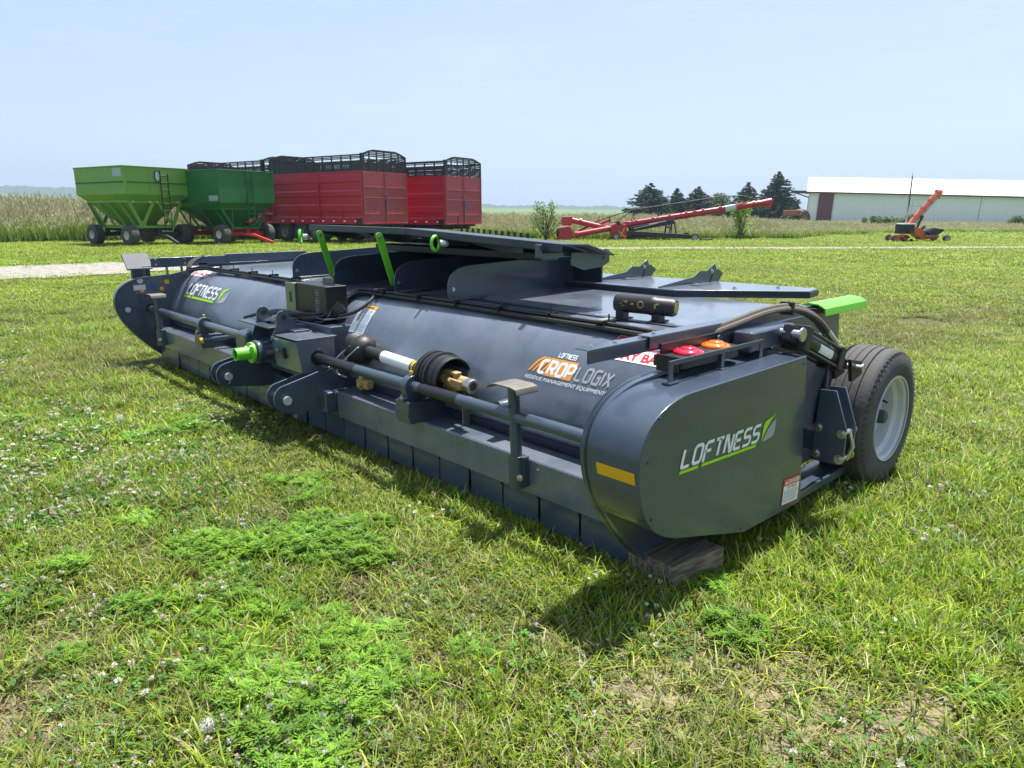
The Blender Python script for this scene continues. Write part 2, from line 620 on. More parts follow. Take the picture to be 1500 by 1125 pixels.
lf = leaf_shapes(.640, -.010, .122)
decal('logo_leaf', M['lime'], es, [lf[0]], em, OFF)
decal('logo_leaf', M['silver'], es, [lf[1]], em, OFF)
# danger label
dm = endmap(3.178, .200, R(-4))
decal('danger_label', M['redv'], es, [rect2(0, .176, -.002, .135)], lambda a, b: dm(a, b), OFF)
dm2 = endmap(3.178, .200, R(-4), 1.4595)
decal('label_panel', M['white'], es, [rect2(.005, .171, .003, .098)], dm2, OFF)
dm3 = endmap(3.178, .200, R(-4), 1.4590)
V, Fc = font_text('DANGER', .030, bold=.0008)
tri = ([(.014, .106), (.042, .106), (.028, .128)], [(0, 1, 2)])
decal('label_heading', M['white'], es, [([(p[0] + .048, p[1] + .106) for p in V], Fc), tri], dm3, OFF)
V, Fc = font_text('STAY BACK', .020, bold=.0006)
lines = [([(p[0] + .042, p[1] + .080) for p in V], Fc)]
decal('label_text', M['redv'], es, lines, dm3, OFF)
bars = []
for k in range(7):
    y = .068 - k * .0092
    x = .012
    while x < .150:
        w = random.uniform(.008, .022)
        bars.append(rect2(x, min(x + w, .163), y, y + .0042))
        x += w + .004
decal('label_print', M['ink'], es, bars, dm3, OFF)
# yellow reflector strip wraps the round of the near shield
sec = [p for p in _ec if .585 < p[1] < .70 and p[0] < 2.1]
ref = mb()
band = [(x - .0035, z) for x, z in catmull([(2.005, .668), (2.0105, .640), (2.019, .610)], 3)]
ref.sheet(band, 1.480, 1.662, .003)
ref.build('reflector', M['yellow'], es)
band2 = [(x - .0035, z) for x, z in catmull([(2.005, .668), (2.0105, .640), (2.019, .610)], 3)]
mb().sheet([(x + .074, z) for x, z in band2], 8.35, 8.48, .003).build('reflector', M['yellow'], ef)

# grab handles on top of both shields
for yy, par_ in ((1.60, es), (8.40, ef)):
    zt = 1.0 if yy < 5 else 1.02
    h = mb()
    h.bx(2.362, 2.392, yy - .004, yy + .004, .93, zt)
    h.bx(2.362, 3.13, yy - .004, yy + .004, zt, zt + .022)
    h.bx(3.10, 3.13, yy - .004, yy + .004, .93, zt)
    h.bx(2.76, 2.785, yy - .004, yy + .004, .93, zt)
    h.build('grab_handle', M['paint'], par_, bevel=.003)
    fl = mb().bx(2.345, 2.41, yy - .02, yy + .02, .927, .935).bx(2.74, 2.80, yy - .02, yy + .02, .927, .935)
    each(fl, 'handle_foot', M['paint'], par_, bevel=.001)
# bolt heads on near shield
bb = mb()
for x, z in ((2.06, .70), (2.12, .86), (3.29, .90), (3.36, .2), (2.1, .46), (2.8, .2)):
    bb.cyl((x, 1.463, z), (x, 1.458, z), .006, n=10)
each(bb, 'rivet', M['paint'], es)

# far plate inner details
for (x, z, r, m_) in ((2.14, .60, .028, 'rimgrey'), (2.29, .90, .030, 'rimgrey'), (2.56, .872, .026, 'yellow'), (2.50, .80, .022, 'yellow'), (2.30, .79, .018, 'yellow')):
    d = mb().cyl((x, 8.278, z), (x, 8.270, z), r, n=18).cyl((x, 8.270, z), (x, 8.262, z), r * .45, n=12)
    d.build('round_plug', M[m_], shr)
decal('data_plate', M['rimgrey'], shr, [rect2(0, .12, 0, .055)], lambda a, b: (2.22 + a, 8.2755, .80 + b), OFF)
ov = [(.045 * math.cos(a * math.pi / 12), .03 * math.sin(a * math.pi / 12)) for a in range(24)]
decal('oval_badge', mat('blue_badge', (.03, .06, .2), .4), shr, [(ov, [tuple(range(24))])], lambda a, b: (2.405 + a, 8.2755, .83 + b), OFF)
mb().cyl((2.36, 8.278, .6), (2.36, 8.235, .6), .045, n=20).build('bearing_flange', M['black'], shr)

# front beams
def beam(a, b):
    mb().prism([(2.392, .375), (2.400, .385), (2.62, .392), (2.62, .215), (2.395, .195)], a, b).build('front_beam', M['deckpaint'], shr, bevel=.005)


beam(1.76, 4.36)
beam(5.66, 8.262)
mb().prism([(2.43, .33), (2.62, .34), (2.62, .18), (2.44, .18)], 4.365, 5.655).build('centre_beam', M['paint'], shr, bevel=.005)
mb().bx(2.30, 2.392, 4.36, 4.50, .235, .385).bx(2.392, 2.60, 4.365, 4.50, .24, .38).build('beam_end_cap', M['paint'], shr, bevel=.016)
mb().bx(2.30, 2.45, 5.50, 5.655, .235, .385).build('beam_end_cap', M['paint'], shr, bevel=.016)
# lip between beam and shell
each(mb().sheet([(2.60, .392), (2.572, .405), (2.556, .45)], 1.76, 4.4, -.01).sheet([(2.60, .392), (2.572, .405), (2.556, .45)], 5.6, 8.26, -.01), 'shell_lip', M['dkpaint_and_shade'], shr)

# hanging flaps
gaps = []
y = 2.10
while y < 8.1:
    gaps.append(y)
    y += .2785
gaps.append(8.262)
prev = 1.775
for i, g in enumerate(gaps):
    t = random.uniform(-.012, .012)
    f = mb()
    f.add([(2.418, prev + .006, .225), (2.418, g - .006, .225), (2.414 + t, g - .010, .03), (2.414 + t, prev + .010, .03),
           (2.424, prev + .006, .225), (2.424, g - .006, .225), (2.420 + t, g - .010, .03), (2.420 + t, prev + .010, .03)],
          [(0, 1, 2, 3), (7, 6, 5, 4), (0, 4, 5, 1), (2, 6, 7, 3), (1, 5, 6, 2), (0, 3, 7, 4)])
    f.bx(2.406, 2.417, prev + .004, g - .022, .178, .200)
    f.build('flap', M['paint'], shr)
    prev = g
mb().prism([(1.775, .03), (1.775, .2), (1.80, .2), (1.80, .03)], 2.44, 2.62, 'YZ').build('end_gusset', M['paint'], shr)
# dark box standing in for the shaded inside behind the flaps
mb().bx(2.46, 4.2, 1.80, 8.2, .12, .215).build('dark_inside_box', M['dkpaint_and_shade'], shr)

# driveline tubes
mb().cyl((2.36, 1.90, .6), (2.36, 4.62, .6), .034, n=24).build('drive_tube', M['paint'], shr)
mb().cyl((2.36, 5.4, .6), (2.36, 8.25, .6), .034, n=24).build('drive_tube', M['paint'], shr)
# two black lengths on the tube
each(mb().cyl((2.36, 2.95, .6), (2.36, 3.30, .6), .0352, n=24).cyl((2.36, 4.02, .6), (2.36, 4.56, .6), .0352, n=24), 'tube_dark_section', M['black'], shr)


def bearing(y):
    b = mb()
    b.prism([(2.28, .44), (2.30, .385), (2.60, .385), (2.60, .50), (2.29, .52)], y - .07, y + .07)
    b.build('bearing_bracket', M['paint'], shr, bevel=.004)
    h = mb()
    pts = [(2.275, .515), (2.275, .535), (2.305, .545)] + [(2.36 + .066 * math.cos(a), .6 + .066 * math.sin(a)) for a in [math.pi * (1.08 - k / 12 * 1.16) for k in range(13)]] + [(2.415, .545), (2.445, .535), (2.445, .515)]
    h.prism(pts, y - .028, y + .028)
    hb = h.build('pillow_block', M['paint'], shr, bevel=.006)
    each(mb().bolt((2.29, y, .535), (0, 0, 1), .011, .016).bolt((2.43, y, .535), (0, 0, 1), .011, .016), 'block_bolt', M['steel'], hb, per=2)
    mb().cyl((2.36, y, .664), (2.36, y, .680), .008, n=8).cyl((2.36, y, .68), (2.36, y, .692), .012, .009, n=10).build('grease_cap', M['yellow'], hb)


bearing(3.40)
bearing(6.70)
mb().cyl((2.30, 6.60, .47), (2.62, 6.45, .50), .02, n=10).build('drive_shield_rod', M['paint'], shr)
mb().cyl((2.275, 6.60, .465), (2.30, 6.59, .47), .028, n=12).build('grease_cap', M['yellow'], shr)


def jack(y, lean):
    j = mb()
    j.cyl((2.352, y, .26), (2.352 - .0, y + lean, .765), .030, n=24)
    jk = j.build('jack_stand', M['paint'], shr)
    s = mb().cyl((2.352, y, .23), (2.352, y + lean * .3, .40), .042, n=24).bx(2.352, 2.392, y - .042, y + .042, .235, .40)
    s.build('jack_sleeve', M['paint'], jk, bevel=.003)
    mb().bolt((2.330, y - .036, .30), (-.7, -1, 0), .011, .022).build('sleeve_bolt', M['steel'], jk)
    p = mb()
    prof = [(-.105, -.030), (-.095, -.008), (-.06, 0), (.06, 0), (.095, -.008), (.118, -.026)]
    vs = [(2.352 + b, y + lean + a, .768 + c) for a, c in prof for b in (-.075, .075)]
    vs += [(v[0], v[1], v[2] + .007) for v in vs]
    n = len(prof) * 2
    fs = []
    for i in range(len(prof) - 1):
        a = i * 2
        fs += [(a, a + 1, a + 3, a + 2), (a + n, a + 2 + n, a + 3 + n, a + 1 + n), (a, a + 2, a + 2 + n, a + n), (a + 1, a + 1 + n, a + 3 + n, a + 3)]
    fs += [(0, n, n + 1, 1), (n - 2, n - 1, 2 * n - 1, 2 * n - 2)]
    p.add(vs, fs)
    p.build('jack_foot', M['wornsteel'], jk)
    mb().cyl((2.322, y + lean * .8, .66), (2.320, y + lean * .8, .66), .008, n=8).build('pin_hole', M['black'], jk)


jack(2.47, .035)
jack(7.98, .03)

# hitch arm plates (pairs with round noses)
def nose_plate(x0, z0, r, pts, a, b, name='hitch_arm', m='paint', bev=.003):
    arc = [(x0 + r * math.cos(t), z0 + r * math.sin(t)) for t in [math.pi * (.52 + k / 12 * .96) for k in range(13)]]
    return mb().prism(arc + pts, a, b).build(name, M[m], shr, bevel=bev)


for yc in (4.50, 5.50):
    for dy in (-.055, .055):
        a = nose_plate(2.06, .375, .095, [(2.34, .24), (2.48, .24), (2.52, .56), (2.42, .555)], yc + dy - .008, yc + dy + .008)
    mb().cyl((2.05, yc - .085, .365), (2.05, yc + .085, .365), .021, n=18).cyl((2.05, yc - .092, .365), (2.05, yc - .080, .365), .030, n=18).build('hitch_pin', M['rimgrey'], shr)
    if yc > 5: mb().tube([(2.05, yc - .10, .40), (2.04, yc - .092, .37), (2.06, yc - .092, .33), (2.045, yc - .09, .31)], .004, 6, 1).build('linch_pin', M['steel'], shr)
    # long plate rising behind along the arm
for yc in (4.44, 5.56):
    mb().prism([(2.30, .30), (2.60, .34), (2.60, .60), (2.52, .58), (2.30, .50)], yc - .006, yc + .006).build('arm_web', M['paint'], shr, bevel=.002)

# centre gearbox, shield box and green input stub
sb = mb()
sb.prism([(2.238, .50), (2.205, .725), (2.225, .738), (2.50, .742), (2.50, .50)], 4.545, 4.555)
sb.add([(2.205, 4.555, .725), (2.205, 4.95, .725), (2.238, 4.95, .50), (2.238, 4.555, .50), (2.215, 4.555, .725), (2.215, 4.95, .725), (2.248, 4.95, .50), (2.248, 4.555, .50)],
       [(0, 1, 2, 3), (7, 6, 5, 4), (0, 4, 5, 1), (3, 2, 6, 7), (1, 5, 6, 2), (0, 3, 7, 4)])
sb.bx(2.205, 2.52, 4.545, 4.88, .737, .745)
sbo = sb.build('shield_box', M['deckpaint'], shr, bevel=.003)
mb().bx(2.2, 2.214, 4.74, 4.775, .58, .665, Matrix.Rotation(R(-8), 3, 'Y')).build('shield_slot', M['black'], sbo, bevel=.004)
each(mb().bolt((2.27, 4.62, .745), (0, 0, 1)).bolt((2.45, 4.80, .745), (0, 0, 1)).bolt((2.21, 4.86, .63), (-1, 0, 0)), 'shield_bolt', M['steel'], sbo, per=2)
mb().cyl((2.36, 4.556, .6), (2.36, 4.543, .6), .055, n=24).build('tube_opening', M['black'], sbo)
gb = mb()
gb.lathe([(0, .085), (.02, .09), (.05, .078), (.12, .08), (.16, .11), (.22, .13), (.42, .15), (.46, .13)], (2.12, 5.06, .60), (1, 0, 0), 28)
for k in range(6):
    a = k * math.pi / 3
    gb.bar((2.18, 5.06 + .07 * math.cos(a), .60 + .07 * math.sin(a)), (2.42, 5.06 + .15 * math.cos(a), .60 + .15 * math.sin(a)), .02, .03)
gb.bx(2.34, 2.62, 4.84, 5.28, .42, .76)
gbo = gb.build('gearbox', M['paint'], shr, bevel=.006)
st = mb()
st.lathe([(0, .036), (0, .047), (.11, .048), (.112, .078), (.135, .078), (.137, .036)], (1.975, 5.06, .60), (1, 0, 0), 32, closed=True)
sto = st.build('input_stub', M['green'], shr, bevel=.002)
mb().cyl((1.99, 5.06, .60), (2.10, 5.06, .60), .0355, n=24).build('stub_bore', M['black'], sto)
fb = mb()
for k in range(4):
    a = k * math.pi / 2 + .6
    fb.bolt((2.088, 5.06 + .063 * math.cos(a), .60 + .063 * math.sin(a)), (-1, 0, 0), .008, .009)
each(fb, 'flange_bolt', M['steel'], sto, per=2)
# mast plates over the gearbox with an eye
for yc in (4.93, 5.27):
    arc = [(2.30 + .05 * math.cos(t), .855 + .05 * math.sin(t)) for t in [math.pi * (1.0 - k / 10 * .9) for k in range(11)]]
    pl = mb().prism([(2.20, .70), (2.245, .80)] + arc + [(2.40, .80), (2.62, .76), (2.62, .55), (2.26, .55)], yc - .008, yc + .008).build('mast_plate', M['paint'], shr, bevel=.002)
    mb().cyl((2.305, yc - .012, .855), (2.305, yc - .009, .855), .02, n=16).build('eye_hole', M['black'], pl)
each(mb().bx(2.20, 2.36, 4.95, 5.50, .775, .787).bx(2.18, 2.34, 5.3, 5.5, .60, .612), 'mast_tray', M['paint'], shr, bevel=.002)
mb().bx(2.5, 2.72, 4.60, 5.5, .40, .80).build('gearbox_mount', M['paint'], shr, bevel=.01)
mb().prism([(2.16, .56), (2.28, .60), (2.28, .72), (2.16, .70)], 5.30, 5.50).build('mount_block', M['paint'], shr, bevel=.02)

# control valve box
vb = mb().bx(2.56, 2.74, 4.745, 5.215, .845, 1.075)
vbo = vb.build('valve_box', M['black'], shr, bevel=.008)
mb().bx(2.548, 2.560, 5.213, 5.375, .84, 1.068).bx(2.56, 2.75, 5.36, 5.375, .84, 1.06).build('valve_bracket', mat('olive_reflective_plate', (.22, .24, .22), .3, .6), vbo, bevel=.003)
mb().bx(2.545, 2.549, 5.275, 5.305, .92, 1.0).build('bracket_slot', M['black'], vbo)
mb().bx(2.52, 2.80, 4.70, 5.42, .832, .842).build('valve_tray', M['paint'], vbo, bevel=.002)
mb().bx(2.66, 2.672, 4.80, 4.95, 1.0, 1.125).bx(2.66, 2.73, 4.951, 4.965, 1.0, 1.12).build('bent_bracket', M['paint'], vbo, bevel=.002)
# pictograms on the box face
ic = []
for k in range(3):
    z0 = .875 + k * .062
    for (a, b, c, d) in ((0, .062, 0, .004), (0, .062, .046, .05), (0, .004, 0, .05), (.058, .062, 0, .05), (.015, .03, .01, .035), (.03, .05, .018, .024)):
        ic.append(([(a, z0 + c), (b, z0 + c), (b, z0 + d), (a, z0 + d)], [(0, 1, 2, 3)]))
decal('pictogram_label', M['ink'], vbo, ic, lambda a, b: (2.5585, 4.905 - a, b), OFF)
hs = mb()
for k in range(9):
    z = .80 + .012 * (k % 4)
    y0 = 5.75 - .05 * k
    hs.tube([(2.30 + .03 * k, y0 - .12, z - .02), (2.40 + .02 * k, y0 - .25, z + .03), (2.52, 4.95 - .03 * k, z + .03 - .005 * k), (2.66, 4.62 + .02 * k, .90 + .01 * k)], .011, 7, 2)
hs.tube([(2.62, 4.66, .86), (2.68, 4.52, .90), (2.80, 4.50, .98), (2.90, 4.60, 1.02)], .012, 7, 2)
hs.build('valve_hoses', M['hose'], shr)
for k in range(2):
    cpl = mb()
    p = Vector((2.30 + .035 * k, 5.33 - .04 * k, .775 + .022 * k))
    q = p + Vector((.01, -.19, .045))
    cpl.cyl(p, q, .015, n=12).cyl(q, q + Vector((0, -.03, .006)), .019, n=6)
    cpl.build('hose_coupler', M['steel'], shr)

# hose bundle along the shell top, with ties
hb_ = mb()
def hx(y, dx, dz): return (2.90 + dx + .012 * math.sin(y * 2.3 + dx * 40), y, 1.005 + dz + .45 * max(0, dx) * 0)
for dx, dz, r in ((-.022, .006, .015), (.010, .012, .016), (-.006, .030, .012), (.032, .016, .012)):
    pth = [(2.86 + dx, 1.93, 1.00 + dz), (2.87 + dx, 2.1, 1.005 + dz)] + [hx(yy, dx, dz) for yy in np.arange(2.3, 4.75, .22)]
    pth += [(2.86 + dx, 4.80, 1.0 + dz), (2.75 + dx, 4.84 + dx, .93 + dz), (2.68 + dx, 4.80, .86)]
    hb_.tube(pth, r, 8, 1)
for dx, dz, r in ((-.018, .006, .014), (.012, .012, .014), (-.004, .028, .011)):
    pth = [(2.66 + dx, 5.36, 1.0), (2.76 + dx, 5.42, 1.02 + dz), (2.86 + dx, 5.6, 1.0 + dz)] + [hx(yy, dx - .02, dz) for yy in np.arange(5.9, 7.7, .25)]
    pth += [(2.82 + dx, 7.85, 1.02 + dz), (2.70 + dx, 7.98, .985 + dz), (2.78 + dx, 8.12, 1.07 + dz), (2.95, 8.18, 1.14)]
    hb_.tube(pth, r, 8, 1)
hb_.build('hose_bundle', M['hose'], shr)
tie = mb()
for yy in list(np.arange(2.35, 4.7, .42)) + list(np.arange(5.9, 7.8, .45)):
    tie.prism([(2.862, 1.005), (2.955, 1.005), (2.955, 1.052), (2.90, 1.052), (2.90, 1.085), (2.895, 1.085), (2.895, 1.052), (2.862, 1.052)], yy - .004, yy + .004)
each(tie, 'cable_tie', M['black'], shr)
each(mb().bx(2.86, 2.96, 4.52, 4.57, 1.046, 1.054).bx(2.86, 2.95, 2.36, 2.41, 1.046, 1.056).bx(2.84, 2.90, 7.62, 7.68, 1.04, 1.05), 'hose_clamp', M['steel'], shr, bevel=.002)

# upright rounded plates on the deck
RIB = catmull([(3.0, 1.12), (3.015, 1.17), (3.06, 1.215), (3.12, 1.238), (3.20, 1.248)], 4) + [(3.85, 1.272), (4.28, 1.28), (4.28, 1.03), (3.12, 1.016), (3.0, 1.016)]
for yy in (3.85, 4.50, 5.40, 6.15):
    rb = mb().prism(RIB, yy - .006, yy + .006).build('upright_plate', M['paint'], shr, bevel=.002)
    mb().bx(2.99, 3.16, yy - .055, yy - .006, 1.022, 1.030).bx(3.05, 3.35, yy - .035, yy - .006, 1.03, 1.036).build('plate_foot', M['deckpaint'], rb, bevel=.003)
    mb().bolt((3.04, yy - .006, 1.09), (0, -1, 0), .011).build('plate_bolt', M['steel'], rb)
mb().prism([(2.86, .93), (2.90, 1.05), (2.96, 1.12), (3.1, 1.14), (3.3, 1.02), (3.0, .9)], 5.30, 5.312).build('pivot_lug', M['paint'], shr, bevel=.002)
mb().cyl((2.95, 5.296, 1.03), (2.95, 5.30, 1.03), .045, n=20).bolt((2.95, 5.296, 1.03), (0, -1, 0), .016).build('pivot_boss', M['paint'], shr)

# green lift links and eyes
for yt, yb in ((4.56, 4.56), (5.46, 5.46)):
    lk = mb()
    a, b = Vector((2.925, yt, 1.432)), Vector((3.03, yb, 1.09))
    d = (b - a).normalized()
    n_ = Vector((-d.z, 0, d.x))
    pts = []
    for k in range(9):
        t = math.pi * k / 8
        pts.append(a - d * math.sin(t) * .03 + n_ * math.cos(t) * .03)
    for k in range(9):
        t = math.pi * k / 8
        pts.append(b + d * math.sin(t) * .026 - n_ * math.cos(t) * .026)
    lk.prism([(p.x, p.z) for p in pts], yt - .005, yt + .005)
    lko = lk.build('lift_link', M['green'], shr, bevel=.002)
    mb().bolt((2.928, yt - .006, 1.428), (0, -1, 0), .011).build('link_bolt', M['steel'], lko)
    mb().cyl((2.928, yt + .006, 1.428), (2.928, yt + .03, 1.428), .035, n=18).build('link_washer', M['rubber'], lko)
for yy, rr in ((5.915, .055), (3.95, .048)):
    rg = mb()
    ax = Vector((0.55, .835, 0)) if yy > 5 else Vector((.9, .25, 0))
    up = Vector((0, 0, 1))
    c = Vector((2.98, yy, 1.40))
    vs = [c + (ax * math.cos(t) + up * math.sin(t)) * rr for t in [2 * math.pi * k / 24 for k in range(25)]]
    rg.tube(vs, .0115, 8)
    rgo = rg.build('lifting_eye', M['green'], shr)
    mb().cyl(c + Vector((.03, -.075, 0)), c + Vector((.0, -.055, 0)), .026, n=16).bolt(c + Vector((.03, -.075, .0)), (-.2, -1, 0), .014, .012).build('eye_nut', M['steel'], rgo)

# raised centre hood panel with turned-down front lip, slightly drooping near end
def hoodsec(y):
    return (1.505 if y > 4.33 else 1.497 - (4.33 - y) * .0436)
for (ya, yb) in ((4.33, 5.78), (2.80, 4.325)):
    h = mb()
    za, zb = hoodsec(ya), hoodsec(yb)
    if yb < 4.4: zb = 1.497
    sec = [(0, 0), (0, -.046), (.01, -.052), (.015, -.046), (.012, -.010), (.23, -.022), (.48, -.085), (.5, -.078), (.24, -.008)]
    vs = [(3.0 + p[0], ya, za + p[1]) for p in sec] + [(3.0 + p[0], yb, zb + p[1]) for p in sec]
    n = len(sec)
    h.add(vs, [tuple(range(n)), tuple(range(2 * n - 1, n - 1, -1))] + [(i, i + n, (i + 1) % n + n, (i + 1) % n) for i in range(n)])
    h.build('hood_panel', M['dkpaint_and_shade'], shr, bevel=.003)  # darker coat puts the shade of lip and underside into the colour
h = mb()
sec = [(3.49, 1.40), (4.28, 1.285), (4.29, 1.03), (4.27, 1.03), (4.262, 1.275), (3.49, 1.385)]
h.prism(sec, 3.55, 5.74)
h.build('hood_back_slope', M['dkpaint_and_shade'], shr, bevel=.003)
hr = mb()
for yy in (2.96, 3.62, 4.2, 4.9, 5.7):
    zt = hoodsec(yy) - .014
    hr.prism([(3.03, zt), (3.03, zt - .045), (3.3, zt - .11), (3.49, zt - .12), (3.49, zt - .08), (3.23, zt - .02)], yy - .005, yy + .005)
each(hr, 'hood_rib', M['dkpaint_and_shade'], shr)  # ribs coloured darker for the shade under the hood
mb().bx(3.62, 3.80, 3.56, 5.72, 1.27, 1.33).build('hood_beam', M['dkpaint_and_shade'], shr, bevel=.01)  # under-hood shade put into its dark colour too
mb().prism([(3.5, 1.02), (4.2, 1.02), (4.2, 1.25), (3.9, 1.27)], 5.0, 5.01).build('hood_gusset', M['paint'], shr)
tt = mb()
tt.bx(3.515, 3.53, 3.56, 4.36, 1.39, 1.405)
for k in range(12):
    yy = 3.60 + k * .066
    zz = hoodsec(yy)
    tt.bx(3.512, 3.526, yy - .008, yy + .008, 1.40, zz + .000)
tt.build('rubber_finger_strip', M['rubber'], shr)
mb().cyl((3.52, 4.37, 1.40), (3.52, 4.37, 1.58), .004, n=6).build('whip_rod', M['black'], shr)
mb().prism([(3.20, 1.37), (3.40, 1.37), (3.53, 1.385), (3.56, 1.37), (3.56, 1.30), (3.50, 1.275), (3.32, 1.262), (3.20, 1.30)], 2.896, 2.906).build('hinge_arm', M['paint'], shr, bevel=.003)
mb().cyl((3.50, 2.895, 1.33), (3.50, 2.893, 1.33), .012, n=12).build('arm_hole', M['black'], shr)
mb().bx(2.96, 2.985, 2.93, 2.97, 1.345, 1.425).bx(2.985, 3.3, 2.93, 2.96, 1.345, 1.375).build('hinge_post', M['paint'], shr, bevel=.006)

# rear wing panels (both sides) with gussets
def rear_panel(sign):
    f = (lambda y: y) if sign > 0 else (lambda y: 10.02 - y)
    poly = [(4.16, 4.40), (4.20, 2.83), (4.80, 2.15), (5.02, 2.19), (4.92, 4.44)]
    poly = [(x, f(y)) for x, y in poly]
    rp = mb().prism(poly, 1.072, 1.082, 'XY').build('rear_panel', M['deckpaint'], shr, bevel=.003)
    mb().prism([(x + .02, y) for x, y in poly[:4]] + [(poly[3][0], poly[4][1] - .03 * sign), (4.3, poly[4][1] - .03 * sign)], 1.03, 1.0715, 'XY').build('panel_rim', M['dkpaint_and_shade'], rp, bevel=.003)
    for y in (2.98, 3.62, 4.22):
        y = f(y)
        mb().prism([(4.22, 1.083), (4.92, 1.083), (4.98, 1.165), (4.94, 1.225), (4.84, 1.170), (4.74, 1.175), (4.66, 1.135), (4.22, 1.092)], y - .005, y + .005).build('gusset', M['paint'], rp, bevel=.002)
        mb().bolt((4.90, y - .006, 1.165), (0, -1, 0), .012).bolt((4.62, y - .05, 1.083), (0, 0, 1), .011).build('gusset_bolt', M['steel'], rp)
        mb().bx(4.55, 4.75, y - .11, y - .04, 1.0825, 1.088).build('gusset_foot', M['deckpaint'], rp)
        mb().prism([(4.88, 1.083), (5.0, 1.083), (5.06, 1.14), (4.98, 1.18), (4.93, 1.17)], y - .012, y - .006).build('gusset_tab', M['paint'], rp)
    mb().bolt((4.60, f(2.6), 1.083), (0, 0, 1), .011).bolt((4.85, f(2.4), 1.083), (0, 0, 1), .011).build('panel_bolt', M['steel'], rp)


rear_panel(1)
rear_panel(-1)

# angle-iron rails over both ends
def rail(yc, x0, x1, z, s, nm='angle_rail', leg=.058):
    r = mb()
    r.bx(x0, x1, yc, yc + .07 * s, z - .006, z)
    r.bx(x0, x1, yc - .0, yc + .006 * s, z - leg, z - .006)
    return r.build(nm, M['paint'], shr, bevel=.004)


rail(1.752, 2.04, 2.62, 1.088, 1)
ra = rail(1.738, 2.42, 4.02, 1.098, 1)
mb().bolt((2.10, 1.79, 1.088), (0, 0, 1), .008, .006).bolt((2.25, 1.79, 1.088), (0, 0, 1), .008, .006).bolt((2.50, 1.78, 1.098), (0, 0, 1), .008, .006).bolt((3.3, 1.78, 1.098), (0, 0, 1), .008, .006).build('rail_bolts', M['steel'], ra)
gh = mb()
gpr = [(1.655, 1.045), (1.66, 1.085), (1.70, 1.108), (1.76, 1.112), (1.80, 1.10), (1.805, 1.093), (1.76, 1.1), (1.70, 1.098), (1.667, 1.08), (1.662, 1.045)]
gh.prism(gpr, 3.93, 4.50, 'YZ')
gh.build('green_end_guard', M['green'], ra, bevel=.002)
mb().bx(3.9, 4.45, 1.70, 1.75, 1.05, 1.085).build('guard_core', M['black'], ra, bevel=.003)
rf = rail(8.21, 2.40, 3.25, 1.135, 1, leg=.095)
rail(8.205, 3.2, 4.2, 1.150, 1, leg=.095)
mb().bolt((2.45, 8.205, 1.12), (0, -1, 0), .007).bolt((2.75, 8.205, 1.12), (0, -1, 0), .007).bolt((2.75, 8.205, 1.07), (0, -1, 0), .007).bolt((2.45, 8.205, 1.065), (0, -1, 0), .007).build('rail_bolts', M['steel'], rf)
each(mb().bx(2.55, 2.56, 8.18, 8.24, .95, 1.06).bx(2.9, 2.99, 8.21, 8.22, .95, 1.06), 'rail_post', M['paint'], rf)
each(mb().bx(2.85, 2.87, 1.75, 1.80, 1.01, 1.092).bx(3.6, 3.62, 1.75, 1.80, 1.02, 1.092), 'rail_post', M['paint'], ra)

# lamp unit beside near rail
lh = mb()
x0, x1, ya, yb_ = 2.47, 2.96, 1.605, 1.752
out = []
for (cx, cy, s) in ((x1 - .06, ya + .06, -math.pi / 2), (x1 - .06, yb_ - .03, 0), (x0 + .02, yb_ - .01, math.pi / 2), (x0 + .03, ya + .03, math.pi)):
    rr = .06 if cx > 2.8 and cy < 1.7 else (.03 if cx > 2.8 else .02)
    for k in range(5):
        t = s + k / 4 * math.pi / 2
        out.append((cx + rr * math.cos(t), cy + rr * math.sin(t)))
lh.prism(out, .965, 1.012, 'XY')
lh.bx(x0 + .02, x1 - .02, 1.728, 1.738, .97, 1.06)
lh.bx(x0 - .006, x0 + .006, ya + .02, 1.735, .95, 1.02)
lho = lh.build('lamp_housing', M['black'], shr, bevel=.004)
for cx, m_, nm in ((2.61, 'redlens', 'red_lamp'), (2.83, 'amberlens', 'amber_lamp')):
    l_ = mb().lathe([(0, .066), (.006, .066), (.013, .060), (.018, .046), (.019, .034), (.025, .032), (.027, .026), (.026, 0)], (cx, 1.672, 1.013), (0, 0, 1), 32)
    lo = l_.build(nm, M[m_], lho, ang=60)
    sc = mb()
    for a in (0.4, 2.5, 4.6): sc.cyl((cx + .052 * math.cos(a), 1.672 + .052 * math.sin(a), 1.03), (cx + .052 * math.cos(a), 1.672 + .052 * math.sin(a), 1.036), .004, n=8)
    sc.build('lens_screws', M['steel'], lho)
mb().prism([(8.54, 1.175), (8.385, 1.02), (8.40, 1.005), (8.56, 1.16)], 2.21, 2.47, 'YZ').build('lamp_housing', mat('dull_aluminium_plate', (.16, .165, .18), .75, var=.15, spec=.2), shr, bevel=.004)
mb().bx(2.26, 2.44, 8.40, 8.46, .91, 1.02).build('lamp_bracket', M['dkpaint_and_shade'], shr)

